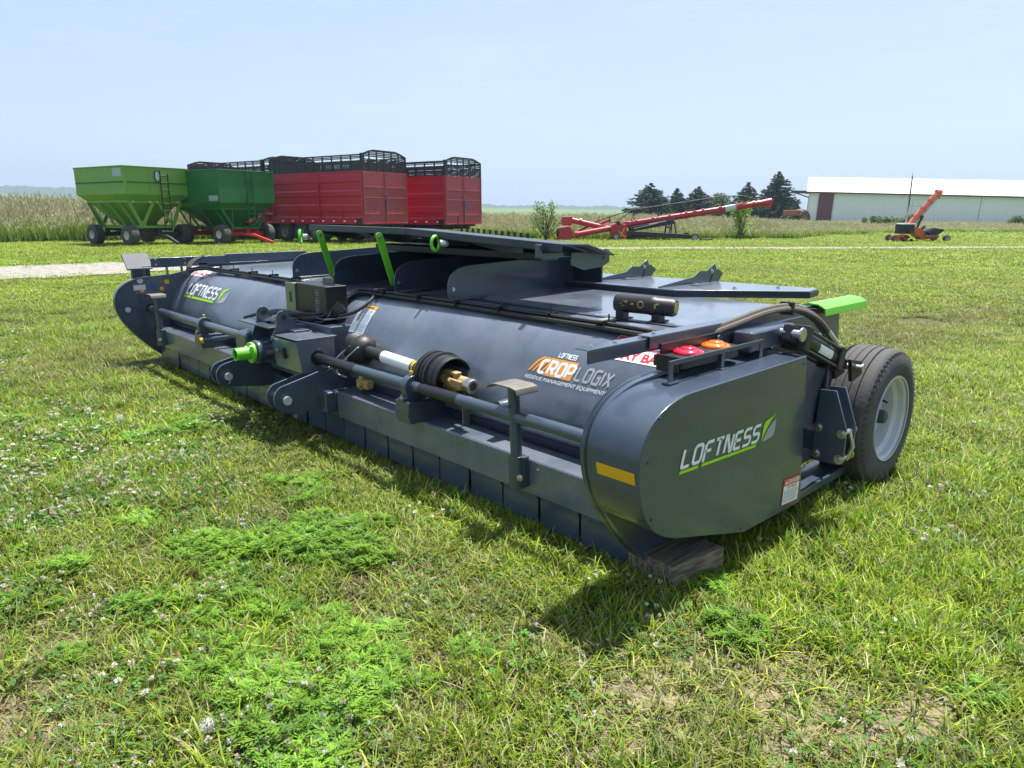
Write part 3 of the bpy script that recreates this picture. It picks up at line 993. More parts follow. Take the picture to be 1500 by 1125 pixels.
# document tube on deck
A, B = Vector((3.06, 2.44, 1.125)), Vector((3.345, 2.21, 1.105))
A, B = Vector((3.02, 2.395, 1.130)), Vector((3.46, 2.335, 1.075))
A, B = Vector((3.15, 2.51, 1.112)), Vector((3.235, 2.165, 1.104))
ax = (B - A)
Lc = ax.length
dt = mb().lathe([(0, .036), (.005, .046), (.02, .050), (Lc * .58, .050), (Lc * .60, .053), (Lc * .68, .053), (Lc * .70, .049), (Lc - .014, .049), (Lc, .042)], A, ax, 28)
dto = dt.build('document_tube', M['rubber'], shr, ang=50)
mb().cyl(B, B + ax.normalized() * .002, .030, n=24).build('tube_cap_emblem', mat('worn_yellow_print', (.28, .25, .03), .5), dto)
tf = mb()
for t in (.12, .72):
    c = A.lerp(B, t)
    tf.prism([(c.x - .075, 1.021), (c.x + .075, 1.021), (c.x + .075, 1.028), (c.x + .03, 1.034), (c.x + .03, 1.075), (c.x - .03, 1.075), (c.x - .03, 1.034), (c.x - .075, 1.028)], c.y - .025, c.y + .025)
each(tf, 'tube_foot', M['black'], dto, bevel=.004)
an = ax.normalized()
side = Vector((-an.y, an.x, 0)) * -1
if side.x > 0: side = -side
pr = []
for k, (u0, u1, v0, v1) in enumerate([(.05, .065, -.3, .3), (.065, .08, .1, .3), (.04, .05, -.1, 0), (.10, .115, -.12, .1), (.20, .215, -.12, .1), (.225, .235, -.3, .2), (.235, .25, .1, .3)]):
    pr.append(rect2(u0 + .005, u1 + .005, v0, v1))
for r0 in (.018,):
    ring = [(.158 + r0 * math.cos(t), (r0 / .045) * math.sin(t)) for t in [2 * math.pi * k / 16 for k in range(16)]]
    ring2 = [(.158 + r0 * .72 * math.cos(t), (r0 * .72 / .045) * math.sin(t)) for t in [2 * math.pi * k / 16 for k in range(16)]]
    pr.append((ring + ring2, [(k, (k + 1) % 16, (k + 1) % 16 + 16, k + 16) for k in range(16)]))
for pq in pr: decal('tube_print', bpy.data.materials['worn_yellow_print'], dto, [pq], lambda u, v: A + an * u * (Lc / .33) + (side * math.cos(v + .15) + Vector((0, 0, 1)) * math.sin(v + .15)) * .0508, OFF)

# decals on the shell
def shellmap(y0, z0, lift=.0022):
    t0 = shell_t(z0)
    def f(a, b):
        x, z = shell_at(t0 + b, lift)
        return (x, y0 - a, z)
    return f


V, Fc, W = stroke_text('LOFTNESS', .115, w=.2, slant=.22, gap=.27)
sxx = .80 / W
sm = shellmap(7.98, .765)
sm_t = shell_t(.765)
decal('shell_logo_lettering', M['white'], hood_body, [([(p[0] * sxx, p[1]) for p in V], Fc)], sm, OFF, sub=.03)
decal('shell_logo_underline', M['lime'], hood_body, [par(-.01, .17, -.045, -.02), par(.2, .79, -.045, -.02)], sm, OFF, sub=.03)
lf = leaf_shapes(.86, -.03, .19)
decal('shell_logo_leaf', M['lime'], hood_body, [lf[0]], sm, OFF)
decal('shell_logo_leaf', M['silver'], hood_body, [lf[1]], sm, OFF)
# CROPLOGIX
cm_ = shellmap(2.655, .765, .0024)
cm2 = shellmap(2.655, .765, .0030)
V, Fc, W = stroke_text('CROP', .072, w=.24, slant=.2, gap=.30)
k1 = .235 / W
decal('orange_panel', M['orange'], hood_body, [([(.065, -.012), (.262, -.012), (.277, .092), (.085, .092)], [(0, 1, 2, 3)])], cm_, OFF, sub=.03)
st_ = []
for k in range(5):
    x = -.055 + k * .030
    st_.append(([(x, .0), (x + .016, .0), (x + .060, .062), (x + .105, .092), (x + .080, .092), (x + .040, .062)], [(0, 1, 2, 3, 4, 5)]))
decal('orange_rays', M['orange'], hood_body, st_, cm_, OFF, sub=.03)
decal('crop_lettering', M['white'], hood_body, [([(p[0] * k1 + .022, p[1]) for p in V], Fc)], cm2, OFF, sub=.03)
V, Fc, W = stroke_text('LOGIX', .072, w=.20, slant=.2, gap=.30)
k2 = .225 / W
decal('crop_lettering', M['silver'], hood_body, [([(p[0] * k2 + .285, p[1]) for p in V], Fc)], cm2, OFF, sub=.03)
V, Fc, W = stroke_text('LOFTNESS', .026, w=.2, slant=.22, gap=.27)
decal('small_lettering', M['white'], hood_body, [([(p[0] * .125 / W + .12, p[1] + .104) for p in V], Fc)], cm2, OFF)
V, Fc = font_text('RESIDUE MANAGEMENT EQUIPMENT', .034, .25)
mw = max(p[0] for p in V)
decal('small_lettering', M['white'], hood_body, [([(p[0] * .57 / mw - .062, p[1] * .85 - .045) for p in V], Fc)], cm2, OFF)
# warning sticker
wm = shellmap(4.60, .752)
wm2 = shellmap(4.60, .752, .0028)
skew = lambda q, k=.0: [(x, y) for x, y in q]
decal('warning_sticker', mat('pale_blue_vinyl', (.50, .58, .68), .4, var=.03), hood_body, [rect2(0, .20, 0, .235)], wm, OFF, sub=.05)
decal('sticker_header', M['yellow'], hood_body, [rect2(0, .20, .205, .235)], wm2, OFF, sub=.05)
tx = []
for k in range(17):
    y = .188 - k * .0108
    x = .008
    while x < .178:
        w = random.uniform(.01, .026)
        tx.append(rect2(x, min(x + w, .192), y, y + .0042))
        x += w + .004
decal('sticker_print', M['ink'], hood_body, tx, wm2, OFF)
V, Fc = font_text('WARNING', .021, 0, .0008)
mw = max(p[0] for p in V)
decal('sticker_heading', M['black'], hood_body, [([(p[0] * .13 / mw + .035, p[1] + .211) for p in V], Fc)], shellmap(4.60, .752, .0036), OFF)
M['faded'] = mat('faded_pink_vinyl', (.46, .33, .36), .5)
# stay back decals (near and far)
for (yy, zz) in ((2.25, .910), (8.20, .955)):
    tt0 = shell_t(zz)
    decal('stay_back_decal', M['white'], hood_body, [rect2(0, .44, -.03, .135)], shellmap(yy, zz), OFF, sub=.05)
    V, Fc = font_text('STAY BACK', .068, .0, .0022)
    mw = max(p[0] for p in V)
    decal('decal_lettering', M['redv'], hood_body, [([(p[0] * .40 / mw + .02, p[1] - .018) for p in V], Fc)], shellmap(yy, zz, .0030), OFF, sub=.04)
    decal('decal_band', M['redv'] if yy < 5 else M['faded'], hood_body, [rect2(0.005, .435, .05, .128)], shellmap(yy, zz, .0028), OFF, sub=.05)
    V, Fc = font_text('DANGER', .072, .0, .0022)
    mw = max(p[0] for p in V)
    decal('decal_lettering', M['white'], hood_body, [([(p[0] * .34 / mw + .05, p[1] + .062) for p in V], Fc)], shellmap(yy, zz, .0036), OFF, sub=.04)
decal('deck_sticker', M['white'], hood_body, [rect2(0, .07, 0, .05)], lambda a, b: (3.15 + b, 2.70 - a, 1.0215), OFF)
mb().cyl((2.565, 2.78, .56), (2.49, 2.78, .57), .045, .03, n=18).build('shell_plug', M['paint'], shr)

# lift cylinder, arm, hoses at the near rear corner
arm = mb().bx(3.02, 3.46, 1.60, 1.70, .965, 1.062).build('cylinder_arm', M['paint'], shr, bevel=.012)
P0, P1 = Vector((3.30, 1.56, 1.035)), Vector((3.98, 1.535, .775))
cy = mb()
d = (P1 - P0).normalized()
q0, q1 = P0 + d * .10, P0 + d * .52
cy.cyl(q0, q1, .050, n=24)
side = Vector((0, 1, 0))
upv = d.cross(side).normalized()
for s1 in (-1, 1):
    for s2 in (-1, 1):
        o_ = side * s1 * .048 + upv * s2 * .048
        cy.cyl(q0 - d * .02 + o_, q1 + d * .02 + o_, .009, n=8)
cyo = cy.build('hydraulic_cylinder', M['black'], shr)
hd = mb()
for q in (q0, q1): hd.bar(q - d * .028, q + d * .028, .125, .125, upv)
hd.bar(P0 - d * .02, q0, .05, .08, upv).bar(q1 + d * .03, P1 - d * .06, .06, .05, upv)
each(hd, 'cylinder_head', M['black'], cyo, bevel=.006)
each(mb().cyl(P0 - side * .07, P0 + side * .05, .020, n=18).cyl(P0 - side * .075, P0 - side * .065, .034, n=18).cyl(P1 - side * .085, P1 + side * .06, .018, n=14).cyl(P1 - side * .095, P1 - side * .085, .026, n=14), 'cylinder_pin', M['steel'], cyo, per=2)
cc = P0.lerp(P1, .48)
lb = []
for k in range(5):
    pass
decal('cylinder_label', M['white'], cyo, [rect2(-.09, .07, -.55, .35)], lambda u, v: cc + d * u + (Vector((0, -1, 0)) * math.cos(v) + upv * (1 if upv.z > 0 else -1) * math.sin(v)) * .0512, OFF, sub=.03)
each(mb().prism([(3.90, .83), (4.06, .80), (4.06, .72), (3.94, .70)], 1.48, 1.50).prism([(3.90, .83), (4.06, .80), (4.06, .72), (3.94, .70)], 1.57, 1.59), 'cylinder_clevis', M['black'], shr, bevel=.002)
bh = mb()
for k in range(3):
    o_ = Vector((.0, -.016 * k, .014 * (k % 2)))
    bh.tube([Vector((2.86, 1.80, 1.04)) + o_, Vector((3.05, 1.74, 1.085)) + o_, Vector((3.28, 1.70, 1.13)) + o_, Vector((3.50, 1.66, 1.135)) + o_, Vector((3.64, 1.60, 1.075)) + o_, Vector((3.72, 1.565, .985)) + o_], .0135, 8, 2)
bh.build('sleeved_hoses', M['brownhose'], shr)
each(mb().cyl((3.71, 1.57, .99), (3.78, 1.55, .93), .017, n=12).cyl((3.70, 1.54, 1.0), (3.76, 1.52, .94), .017, n=12), 'hose_fitting', M['steel'], shr)
mb().bx(3.45, 3.47, 1.62, 1.69, 1.10, 1.165).build('hose_tie', M['black'], shr)
# axle bracket: two tapered plates with long bolts
def axplate(x, dy):
    p = [(1.395 + dy, .735), (1.475 + dy, .730), (1.49 + dy, .35), (1.345 + dy, .355), (1.325 + dy, .40), (1.325 + dy, .545)]
    return mb().prism(p, x, x + .014, 'YZ').build('axle_plate', M['paint'], shr, bevel=.003)


axplate(3.53, 0.0)
axplate(3.64, 0.0)
bo = mb()
for (yy, zz) in ((1.345, .52), (1.345, .385), (1.465, .53), (1.465, .39)):
    bo.cyl((3.52, yy, zz), (3.668, yy, zz), .012, n=12).bolt((3.53, yy, zz), (-1, 0, 0), .017, .014).bolt((3.654, yy, zz), (1, 0, 0), .017, .014)
each(bo, 'axle_bolt', M['steel'], shr, per=5)
mb().bar((3.60, 1.40, .45), (3.60, 1.85, .45), .11, .11).bar((3.60, 1.80, .45), (4.40, 1.80, .45), .10, .11).build('axle_arm', M['paint'], shr, bevel=.01)
mb().tube([(3.62, 1.43, .36), (3.62, 1.34, .37), (3.62, 1.32, .44), (3.62, 1.34, .51), (3.62, 1.43, .52)], .012, 8).build('axle_u_bolt', M['steel'], shr)
mb().cyl((3.42, 1.70, .50), (3.42, 1.58, .50), .16, n=28).cyl((3.42, 1.60, .50), (3.42, 1.56, .50), .08, n=20).build('rotor_bearing', M['dkpaint_and_shade'], shr, bevel=.004)
mb().tube([(3.80, 1.56, .90), (3.70, 1.52, .80), (3.66, 1.50, .72), (3.62, 1.50, .6)], .010, 8, 1).build('bent_rod', M['dkpaint_and_shade'], shr)
mb().prism([(3.395, .17), (4.3, .17), (4.3, .60), (3.9, .95), (3.42, .93)], 1.700, 1.718).build('rear_side_sheet', M['deckpaint'], shr, bevel=.003)

# wheels
def wheel(parent, off, cx, cz, y_out, s, Rt, wd, rim_r, mt='tyre', mr='rimgrey', grooves=True, name='wheel', det=True):
    """s=-1: outer face looks to -Y"""
    def Q(): return MB(off)
    w = Q()
    tr = []
    a = Rt - rim_r
    # tyre section: from outer bead over tread to inner bead
    prof = [(0.018, rim_r), (.004, rim_r + a * .12), (-.004, rim_r + a * .38), (.002, rim_r + a * .66), (.018, rim_r + a * .86), (.034, Rt - a * .045)]
    tread = []
    n_r = 5
    x0, x1 = .040, wd - .040
    if grooves:
        step = (x1 - x0) / n_r
        for k in range(n_r):
            c = (k + .5) / n_r * 2 - 1
            rr = Rt - a * .055 * c * c
            tread += [(x0 + step * k + .004, rr), (x0 + step * (k + 1) - .004, rr)]
            if k < n_r - 1: tread += [(x0 + step * (k + 1) - .002, rr - .009), (x0 + step * (k + 1) + .002, rr - .009)]
    else:
        tread = [(x0, Rt - .008), (wd / 2, Rt), (x1, Rt - .008)]
    prof2 = prof + tread + [(wd - p[0], p[1]) for p in reversed(prof)] + [(wd - .03, rim_r - .012), (.03, rim_r - .012)]
    w.lathe(prof2, (cx, y_out, cz), (0, -s, 0), 56, closed=True)
    if grooves:
        for k in range(64):
            t = 2 * math.pi * k / 64
            r0, r1 = Rt - .040, Rt - .022
            c, sn = math.cos(t), math.sin(t)
            c2, s2 = math.cos(t + .05), math.sin(t + .05)
            yy = y_out - s * .010
            w.add([(cx + r0 * c, yy + s * .008, cz + r0 * sn), (cx + r1 * c, yy - s * .012, cz + r1 * sn), (cx + r1 * c2, yy - s * .012, cz + r1 * s2), (cx + r1 * c, yy + s * .001, cz + r1 * sn)], [(0, 1, 2), (0, 2, 3), (0, 3, 1)])
    we = empty(name)
    we.parent = parent
    w.build('tyre', M[mt], we, ang=42)
    r = Q()
    r.lathe([(.000, rim_r + .004), (-.002, rim_r + .012), (.006, rim_r + .014), (.012, rim_r + .002), (.02, rim_r - .010), (.05, rim_r - .016), (.07, rim_r - .036), (.13, rim_r - .044), (.15, rim_r * .60), (.135, rim_r * .50), (.135, rim_r * .30), (.137, .0)], (cx, y_out, cz), (0, -s, 0), 48, cap=False)
    ro = r.build('rim', M[mr], we, ang=30)
    if det:
        h = Q().lathe([(.137, .075), (.11, .072), (.105, .045), (.045, .040), (.035, .034), (.03, 0)], (cx, y_out, cz), (0, -s, 0), 28)
        h.build('hub', M['dkpaint_and_shade'], we, ang=30)
        nb = Q()
        for k in range(6):
            t = k * math.pi / 3 + .3
            p = (cx + .095 * math.cos(t), y_out - s * .135, cz + .095 * math.sin(t))
            nb.cyl(p, (p[0], p[1] + s * .022, p[2]), .011, n=6)
        nb.build('lug_nuts', M['steel'], we)
        hl = Q()
        for k in range(6):
            t = k * math.pi / 3 + .8
            p = (cx + .125 * math.cos(t), y_out - s * .145, cz + .125 * math.sin(t))
            hl.cyl(p, (p[0], p[1] + s * .009, p[2]), .012, n=12)
        hl.build('rim_holes', M['black'], we)
        Q().cyl((cx + rim_r * .66, y_out - s * .12, cz + .06), (cx + rim_r * .60, y_out - s * .085, cz + .055), .007, n=8).build('valve_stem', M['black'], we)
    return we


wheel(shr, OFF, 4.40, .415, 1.40, -1, .418, .30, .245)
wheel(shr, OFF, 4.40, .415, 8.62, 1, .418, .30, .245)
mb().cyl((4.40, 1.54, .415), (4.40, 1.85, .43), .05, n=20).build('stub_axle', M['dkpaint_and_shade'], shr)

# ---- PTO driveline laid on the machine (separate, it lifts off)
pto = empty('pto_shaft', (2.55, 3.8, .6), label='loose black drive shaft with yellow yokes lying along the shredder front behind the drive tube', cat='drive shaft')
PO = (2.55, 3.8, .6)
PA, PB = Vector((2.56, 4.36, .678)), Vector((2.50, 3.06, .645))
pd = (PB - PA).normalized()
L = (PB - PA).length
def rg_boot(prof, org, n=36): return MB(PO).lathe(prof, org, pd, n)
pf = [(0, .040), (0, .086)]
for k in range(4): pf += [(.010 + k * .020, .092), (.020 + k * .020, .084)]
pf += [(.10, .090), (.15, .082), (.18, .058), (.19, .040)]
rg_boot([(h, r * 1.14) for h, r in pf], PA).build('guard_cone', M['rubber'], pto, ang=60)
MB(PO).cyl(PA + pd * .17, PA + pd * (L - .24), .040, n=24).build('guard_tube', M['rubber'], pto)
MB(PO).cyl(PA + pd * .40, PA + pd * .76, .0415, n=24, cap=False).build('tube_label', M['white'], pto)
MB(PO).cyl(PA + pd * .775, PA + pd * .80, .0418, n=24, cap=False).build('label_warning', M['yellow'], pto)
bs = PA + pd * (L - .36)
pf2 = [(0, .045), (0, .095), (.02, .116), (.045, .120), (.050, .133), (.066, .133), (.071, .122), (.088, .122), (.093, .131), (.103, .131), (.108, .123), (.125, .124), (.130, .138), (.148, .138), (.153, .125), (.19, .124), (.195, .129), (.203, .129), (.208, .123), (.24, .122), (.246, .120), (.246, .113), (.13, .108), (.06, .105), (.05, .04)]
rg_boot([(h, r * 1.10) for h, r in pf2], bs).build('guard_cone', M['rubber'], pto, ang=34)
MB(PO).lathe([(-.01, .05), (-.008, .11), (.008, .135), (.034, .145), (.038, .13)], bs, pd, 30).build('cone_cap', mat('dull_green_plastic', (.05, .10, .07), .6), pto, ang=60)
yk = MB(PO)
c0 = bs + pd * .10
yk.cyl(c0, c0 + pd * .07, .036, n=16)
up1 = Vector((0, 0, 1)); sd1 = pd.cross(up1).normalized()
for s in (-1, 1):
    yk.bar(c0 + pd * .06 + up1 * s * .045, c0 + pd * .19 + up1 * s * .045, .05, .022, up1)
    yk.bar(c0 + pd * .15 + sd1 * s * .042, c0 + pd * .27 + sd1 * s * .040, .022, .05, up1)
yk.cyl(c0 + pd * .165 - up1 * .058, c0 + pd * .165 + up1 * .058, .020, n=12)
yk.cyl(c0 + pd * .165 - sd1 * .058, c0 + pd * .165 + sd1 * .058, .020, n=12)
yk.cyl(c0 + pd * .22, c0 + pd * .30, .042, n=20)
yk.build('yoke', M['brass'], pto, bevel=.006)
MB(PO).lathe([(0, .022), (0, .034), (.004, .042), (.05, .043), (.055, .038), (.055, .024)], c0 + pd * .275, pd, 28, closed=True).build('yoke_collar', M['steel'], pto)
MB(PO).cyl(c0 + pd * .28, c0 + pd * .325, .0235, n=18).build('yoke_bore', mat('rusty_bore', (.07, .03, .015), .8), pto)
yk2 = MB(PO)
yk2.cyl(PA - pd * .05, PA + pd * .02, .035, n=14).bar(PA + Vector((-.02, .06, -.02)), PA + Vector((-.04, -.02, -.05)), .05, .07)
yk2.build('yoke', M['brass'], pto, bevel=.008)
YM = MB(PO)
ycen = Vector((2.50, 4.16, .455))
YM.bar(ycen + Vector((0, -.07, 0)), ycen + Vector((0, .07, 0)), .06, .06).cyl(ycen + Vector((-.06, 0, 0)), ycen + Vector((.06, 0, 0)), .022, n=12).cyl(ycen + Vector((0, .04, -.05)), ycen + Vector((0, .04, .05)), .022, n=12)
YM.build('yoke', M['brass'], pto, bevel=.01)
# cradle wire that carries it (part of the machine)
for dy in (0, -.10):
    mb().tube([(2.47, 4.27 + dy, .715), (2.44, 4.45 + dy, .59), (2.42, 4.52 + dy, .50), (2.50, 4.50 + dy, .46)], .005, 6, 1).build('cradle_wire', M['rimgrey'], shr)
mb().bx(2.50, 2.56, 3.09, 3.10, .385, .55).build('shaft_rest', M['wornsteel'], shr, bevel=.003)

# ---- timber block
wb = MB((2.55, 1.62, 0))
n_ = 8
wb.prism([(2.41, 1.80), (2.395, 1.548), (2.735, 1.498), (2.75, 1.70)], .0, .118, 'XY')
wbo = wb.build('timber_block', M['wood'], None, bevel=.008, label='short weathered timber block under the near end of the shredder', cat='wood block')
wbo.location = (2.55, 1.62, 0)

# ================================================================== GROUND, ROAD, HILLS
def nodes_of(m): return m.node_tree.nodes, m.node_tree.links


def ground_mat():
    m = bpy.data.materials.new('turf_soil')
    m.use_nodes = True
    n, l = nodes_of(m)
    p = n['Principled BSDF']
    p.inputs['Roughness'].default_value = 0.95
    p.inputs['Specular IOR Level'].default_value = 0.15
    geo = n.new('ShaderNodeNewGeometry')
    def noise(sc, det=6, ro=.6):
        q = n.new('ShaderNodeTexNoise')
        q.inputs['Scale'].default_value = sc
        q.inputs['Detail'].default_value = det
        q.inputs['Roughness'].default_value = ro
        l.new(geo.outputs['Position'], q.inputs['Vector'])
        return q.outputs['Fac']
    def ramp(f, stops):
        r = n.new('ShaderNodeValToRGB')
        e = r.color_ramp.elements
        e[0].position, e[0].color = stops[0][0], (*stops[0][1], 1)
        e[1].position, e[1].color = stops[-1][0], (*stops[-1][1], 1)
        for q, c in stops[1:-1]:
            x = e.new(q)
            x.color = (*c, 1)
        l.new(f, r.inputs['Fac'])
        return r.outputs['Color']
    fine = ramp(noise(22, 10, .75), [(.3, (.014, .018, .006)), (.48, (.04, .038, .018)), (.60, (.12, .10, .055)), (.76, (.24, .20, .12))])
    soil = ramp(noise(26, 12, .8), [(.32, (.10, .075, .045)), (.45, (.21, .165, .105)), (.55, (.31, .25, .17)), (.72, (.42, .35, .26))])
    green = ramp(noise(1.3, 12, .75), [(.3, (.055, .13, .008)), (.5, (.085, .165, .012)), (.64, (.12, .19, .02)), (.8, (.17, .21, .05))])
    att = n.new('ShaderNodeAttribute')
    att.attribute_name = 'bare'
    mx = n.new('ShaderNodeMixRGB')
    l.new(att.outputs['Fac'], mx.inputs[0])
    l.new(fine, mx.inputs[1])
    l.new(soil, mx.inputs[2])
    att2 = n.new('ShaderNodeAttribute')
    att2.attribute_name = 'lawn'
    mx2 = n.new('ShaderNodeMixRGB')
    l.new(att2.outputs['Fac'], mx2.inputs[0])
    l.new(mx.outputs[0], mx2.inputs[1])
    l.new(green, mx2.inputs[2])
    l.new(mx2.outputs[0], p.inputs['Base Color'])
    bp = n.new('ShaderNodeBump')
    bp.inputs['Strength'].default_value = .8
    bp.inputs['Distance'].default_value = .03
    l.new(noise(30, 8, .7), bp.inputs['Height'])
    l.new(bp.outputs['Normal'], p.inputs['Normal'])
    return m


BARE = [(1.82, 1.22, .26, .16), (2.2, .92, .22, .15), (2.02, .72, .22, .12), (2.35, .50, .22, .12), (1.92, 4.02, .14, .10), (.86, 3.5, .12, .09), (1.43, 1.95, .10, .07), (1.53, 1.17, .12, .09), (.35, 3.0, .16, .2), (1.75, 4.35, .1, .08), (1.3, 2.1, .07, .05), (.2, 2.6, .15, .15)]
RAG = [(1.30, 3.00, .30, .26), (1.50, 2.85, .18, .22), (1.15, 3.30, .2, .2), (1.03, 2.49, .26, .24), (.84, 2.20, .22, .28), (1.15, 2.1, .16, .18), (.83, 1.82, .20, .14), (.85, 2.75, .2, .2), (1.15, 5.30, .26, .22), (1.55, 5.5, .2, .2), (1.75, 3.75, .2, .14), (1.2, 1.75, .16, .12), (1.48, 1.75, .10, .08), (1.45, 1.25, .10, .08)]
CLO = [(.46, 2.1, .12, .12), (.70, 1.85, .12, .08), (.95, 1.62, .12, .06), (.98, 5.67, .5, .45), (1.41, 4.86, .35, .35), (.58, 4.39, .35, .3), (1.02, 4.24, .35, .25), (.58, 2.02, .14, .12), (.5, 5.3, .4, .5), (1.23, 6.43, .3, .3), (2.2, 5.6, .5, .4)]
DRY = [(.30, 3.0, .25, .4), (.2, 2.5, .2, .25), (2.1, 4.5, .35, .3), (2.3, 3.5, .25, .3), (1.75, 1.0, .35, .2), (2.2, .8, .35, .25), (1.06, 1.5, .12, .1), (2.4, 7.93, .5, .3), (10.4, 3.6, 2.2, .8), (1.95, 5.3, .2, .2), (1.6, 3.6, .25, .15), (12, 6, 2.5, 1.2)]
LUSH = [(3.9, 1.1, .7, .35), (4.8, 1.0, .8, .3), (2.7, 1.05, .35, .22), (2.15, 11.4, 1.5, .8), (2.1, 7.2, .7, .8), (3.1, .85, .4, .2), (2.15, 2.3, .14, .8)]


def fmap(lst, x, y):
    r = np.zeros_like(x)
    for cx, cy, sx, sy in lst: r = np.maximum(r, gauss(x, y, cx, cy, sx, sy))
    return r


ROADC = catmull([(-30, 29.5), (-8, 26.6), (4.2, 24.0), (12, 23.8), (20, 23.2), (27, 20.9), (33, 15.6), (39.5, 10.2), (47, 4.0), (60, -6)], 8)
_rx = np.array([p[0] for p in ROADC]); _ry = np.array([p[1] for p in ROADC])


def road_dist(x, y):
    d = np.full(x.shape, 1e9)
    for i in range(len(_rx) - 1):
        ax_, ay, bx_, by = _rx[i], _ry[i], _rx[i + 1], _ry[i + 1]
        t = np.clip(((x - ax_) * (bx_ - ax_) + (y - ay) * (by - ay)) / ((bx_ - ax_) ** 2 + (by - ay) ** 2), 0, 1)
        d = np.minimum(d, np.hypot(x - ax_ - t * (bx_ - ax_), y - ay - t * (by - ay)))
    return d


def road_half(x): return np.interp(x, [-20, 4, 12, 24, 40, 60], [3.0, 2.65, 2.0, 1.0, .8, .5])


# one ground sheet: fine near, coarse far
radii = [0] + list(np.concatenate([np.arange(.5, 9, .11), np.geomspace(9, 60, 60), np.geomspace(66, 4000, 40)]))
NA = 220
xs, ys = [0.0], [0.0]
for r in radii[1:]:
    a = np.arange(NA) * 2 * np.pi / NA
    xs += list(2.0 + r * np.cos(a) if r < 3000 else r * np.cos(a))
    ys += list(2.5 + r * np.sin(a) if r < 3000 else r * np.sin(a))
xs[0], ys[0] = 2.0, 2.5
gx, gy = np.array(xs), np.array(ys)
gr = np.hypot(gx - 2, gy - 2.5)
gz = (fbm(gx, gy, 1.7, 5) - .5) * .035 * np.clip(1.3 - gr / 40, 0, 1) + (fbm(gx, gy, 7.0, 9) - .5) * .014 * (gr < 9) - .008
gf = [(0, 1 + i, 1 + (i + 1) % NA) for i in range(NA)]
for k in range(len(radii) - 2):
    b0, b1 = 1 + k * NA, 1 + (k + 1) * NA
    gf += [(b0 + i, b1 + i, b1 + (i + 1) % NA, b0 + (i + 1) % NA) for i in range(NA)]
me = bpy.data.meshes.new('ground')
me.from_pydata(list(zip(gx.tolist(), gy.tolist(), gz.tolist())), [], gf)
for nm, val in (('bare', np.clip(fmap(BARE, gx, gy) * 1.5 + fmap(DRY, gx, gy) * .35 - .15, 0, 1)), ('lawn', np.clip((gr - 9) / 12, 0, 1))):
    at = me.attributes.new(nm, 'FLOAT', 'POINT')
    at.data.foreach_set('value', val.astype(np.float32))
me.polygons.foreach_set('use_smooth', [True] * len(me.polygons))
ground = bpy.data.objects.new('ground', me)
COL.objects.link(ground)
me.materials.append(ground_mat())
tag(ground, 'grassy farm yard with bare soil patches', 'ground', kind='structure')

# gravel road ribbon, ragged margins
gm = mat('crushed_limestone', (.27, .255, .24), .95, var=.8, scale=5, bump=1.0, bscale=25, detail=14, spec=.2, dust=.6, dustcol=(.14, .14, .08))
V, Fc = [], []
NR = 14
rp = []
for i in range(len(ROADC) - 1):
    for t in (0, .25, .5, .75): rp.append((ROADC[i][0] * (1 - t) + ROADC[i + 1][0] * t, ROADC[i][1] * (1 - t) + ROADC[i + 1][1] * t))
for i, p in enumerate(rp):
    q = rp[min(i + 1, len(rp) - 1)]; o_ = rp[max(i - 1, 0)]
    d = Vector((q[0] - o_[0], q[1] - o_[1])).normalized()
    nrm = Vector((-d.y, d.x))
    hw = float(road_half(np.array(p[0])))
    wl_, wr_ = hw * random.uniform(.88, 1.15), hw * random.uniform(.88, 1.15)
    for k in range(NR + 1):
        u = k / NR * 2 - 1
        w = u * (wl_ if u > 0 else wr_)
        V.append((p[0] + nrm.x * w, p[1] + nrm.y * w, .020 + .012 * (1 - u * u) + random.uniform(-.003, .003)))
for i in range(len(rp) - 1):
    for k in range(NR):
        a = i * (NR + 1) + k
        Fc.append((a, a + 1, a + NR + 2, a + NR + 1))
me = bpy.data.meshes.new('gravel_road')
me.from_pydata(V, [], Fc)
me.materials.append(gm)
me.polygons.foreach_set('use_smooth', [True] * len(me.polygons))
road = bpy.data.objects.new('gravel_road', me)
COL.objects.link(road)
tag(road, 'pale crushed stone farm lane crossing the grass', 'lane', kind='structure')


def hills(name, D0, D1, prof, rough, m, seed, label):
    """strip of rising land between two distances; prof gives (slope ratio, height)"""
    S = np.linspace(-1.6, 1.6, 640)
    H = np.interp(S, [p[0] for p in prof], [p[1] for p in prof])
    nz_ = (fbm(S * 40 + 50, S * 0 + seed, 1.0, seed) - .5) * 2 + (vnoise(S * 260 + 90, S * 0, 1.0, seed + 3) - .5) * .9
    V, Fc = [], []
    rows = [(0, 0.0), (.35, .18), (.65, .6), (.85, .9), (1.0, 1.0), (1.15, .9)]
    for t, hh in rows:
        D = D0 + (D1 - D0) * t
        for s, h, q in zip(S, H, nz_):
            P = gpos(s * D, D)
            V.append((P.x, P.y, -1.2 + (h + 1.2) * hh + (rough * q if t >= .85 else rough * .3 * q * hh)))
    n = len(S)
    for r in range(len(rows) - 1):
        for i in range(n - 1):
            a = r * n + i
            Fc.append((a, a + 1, a + n + 1, a + n))
    me = bpy.data.meshes.new(name)
    me.from_pydata(V, [], Fc)
    me.materials.append(m)
    o = bpy.data.objects.new(name, me)
    COL.objects.link(o)
    return tag(o, label, 'hills', kind='structure')


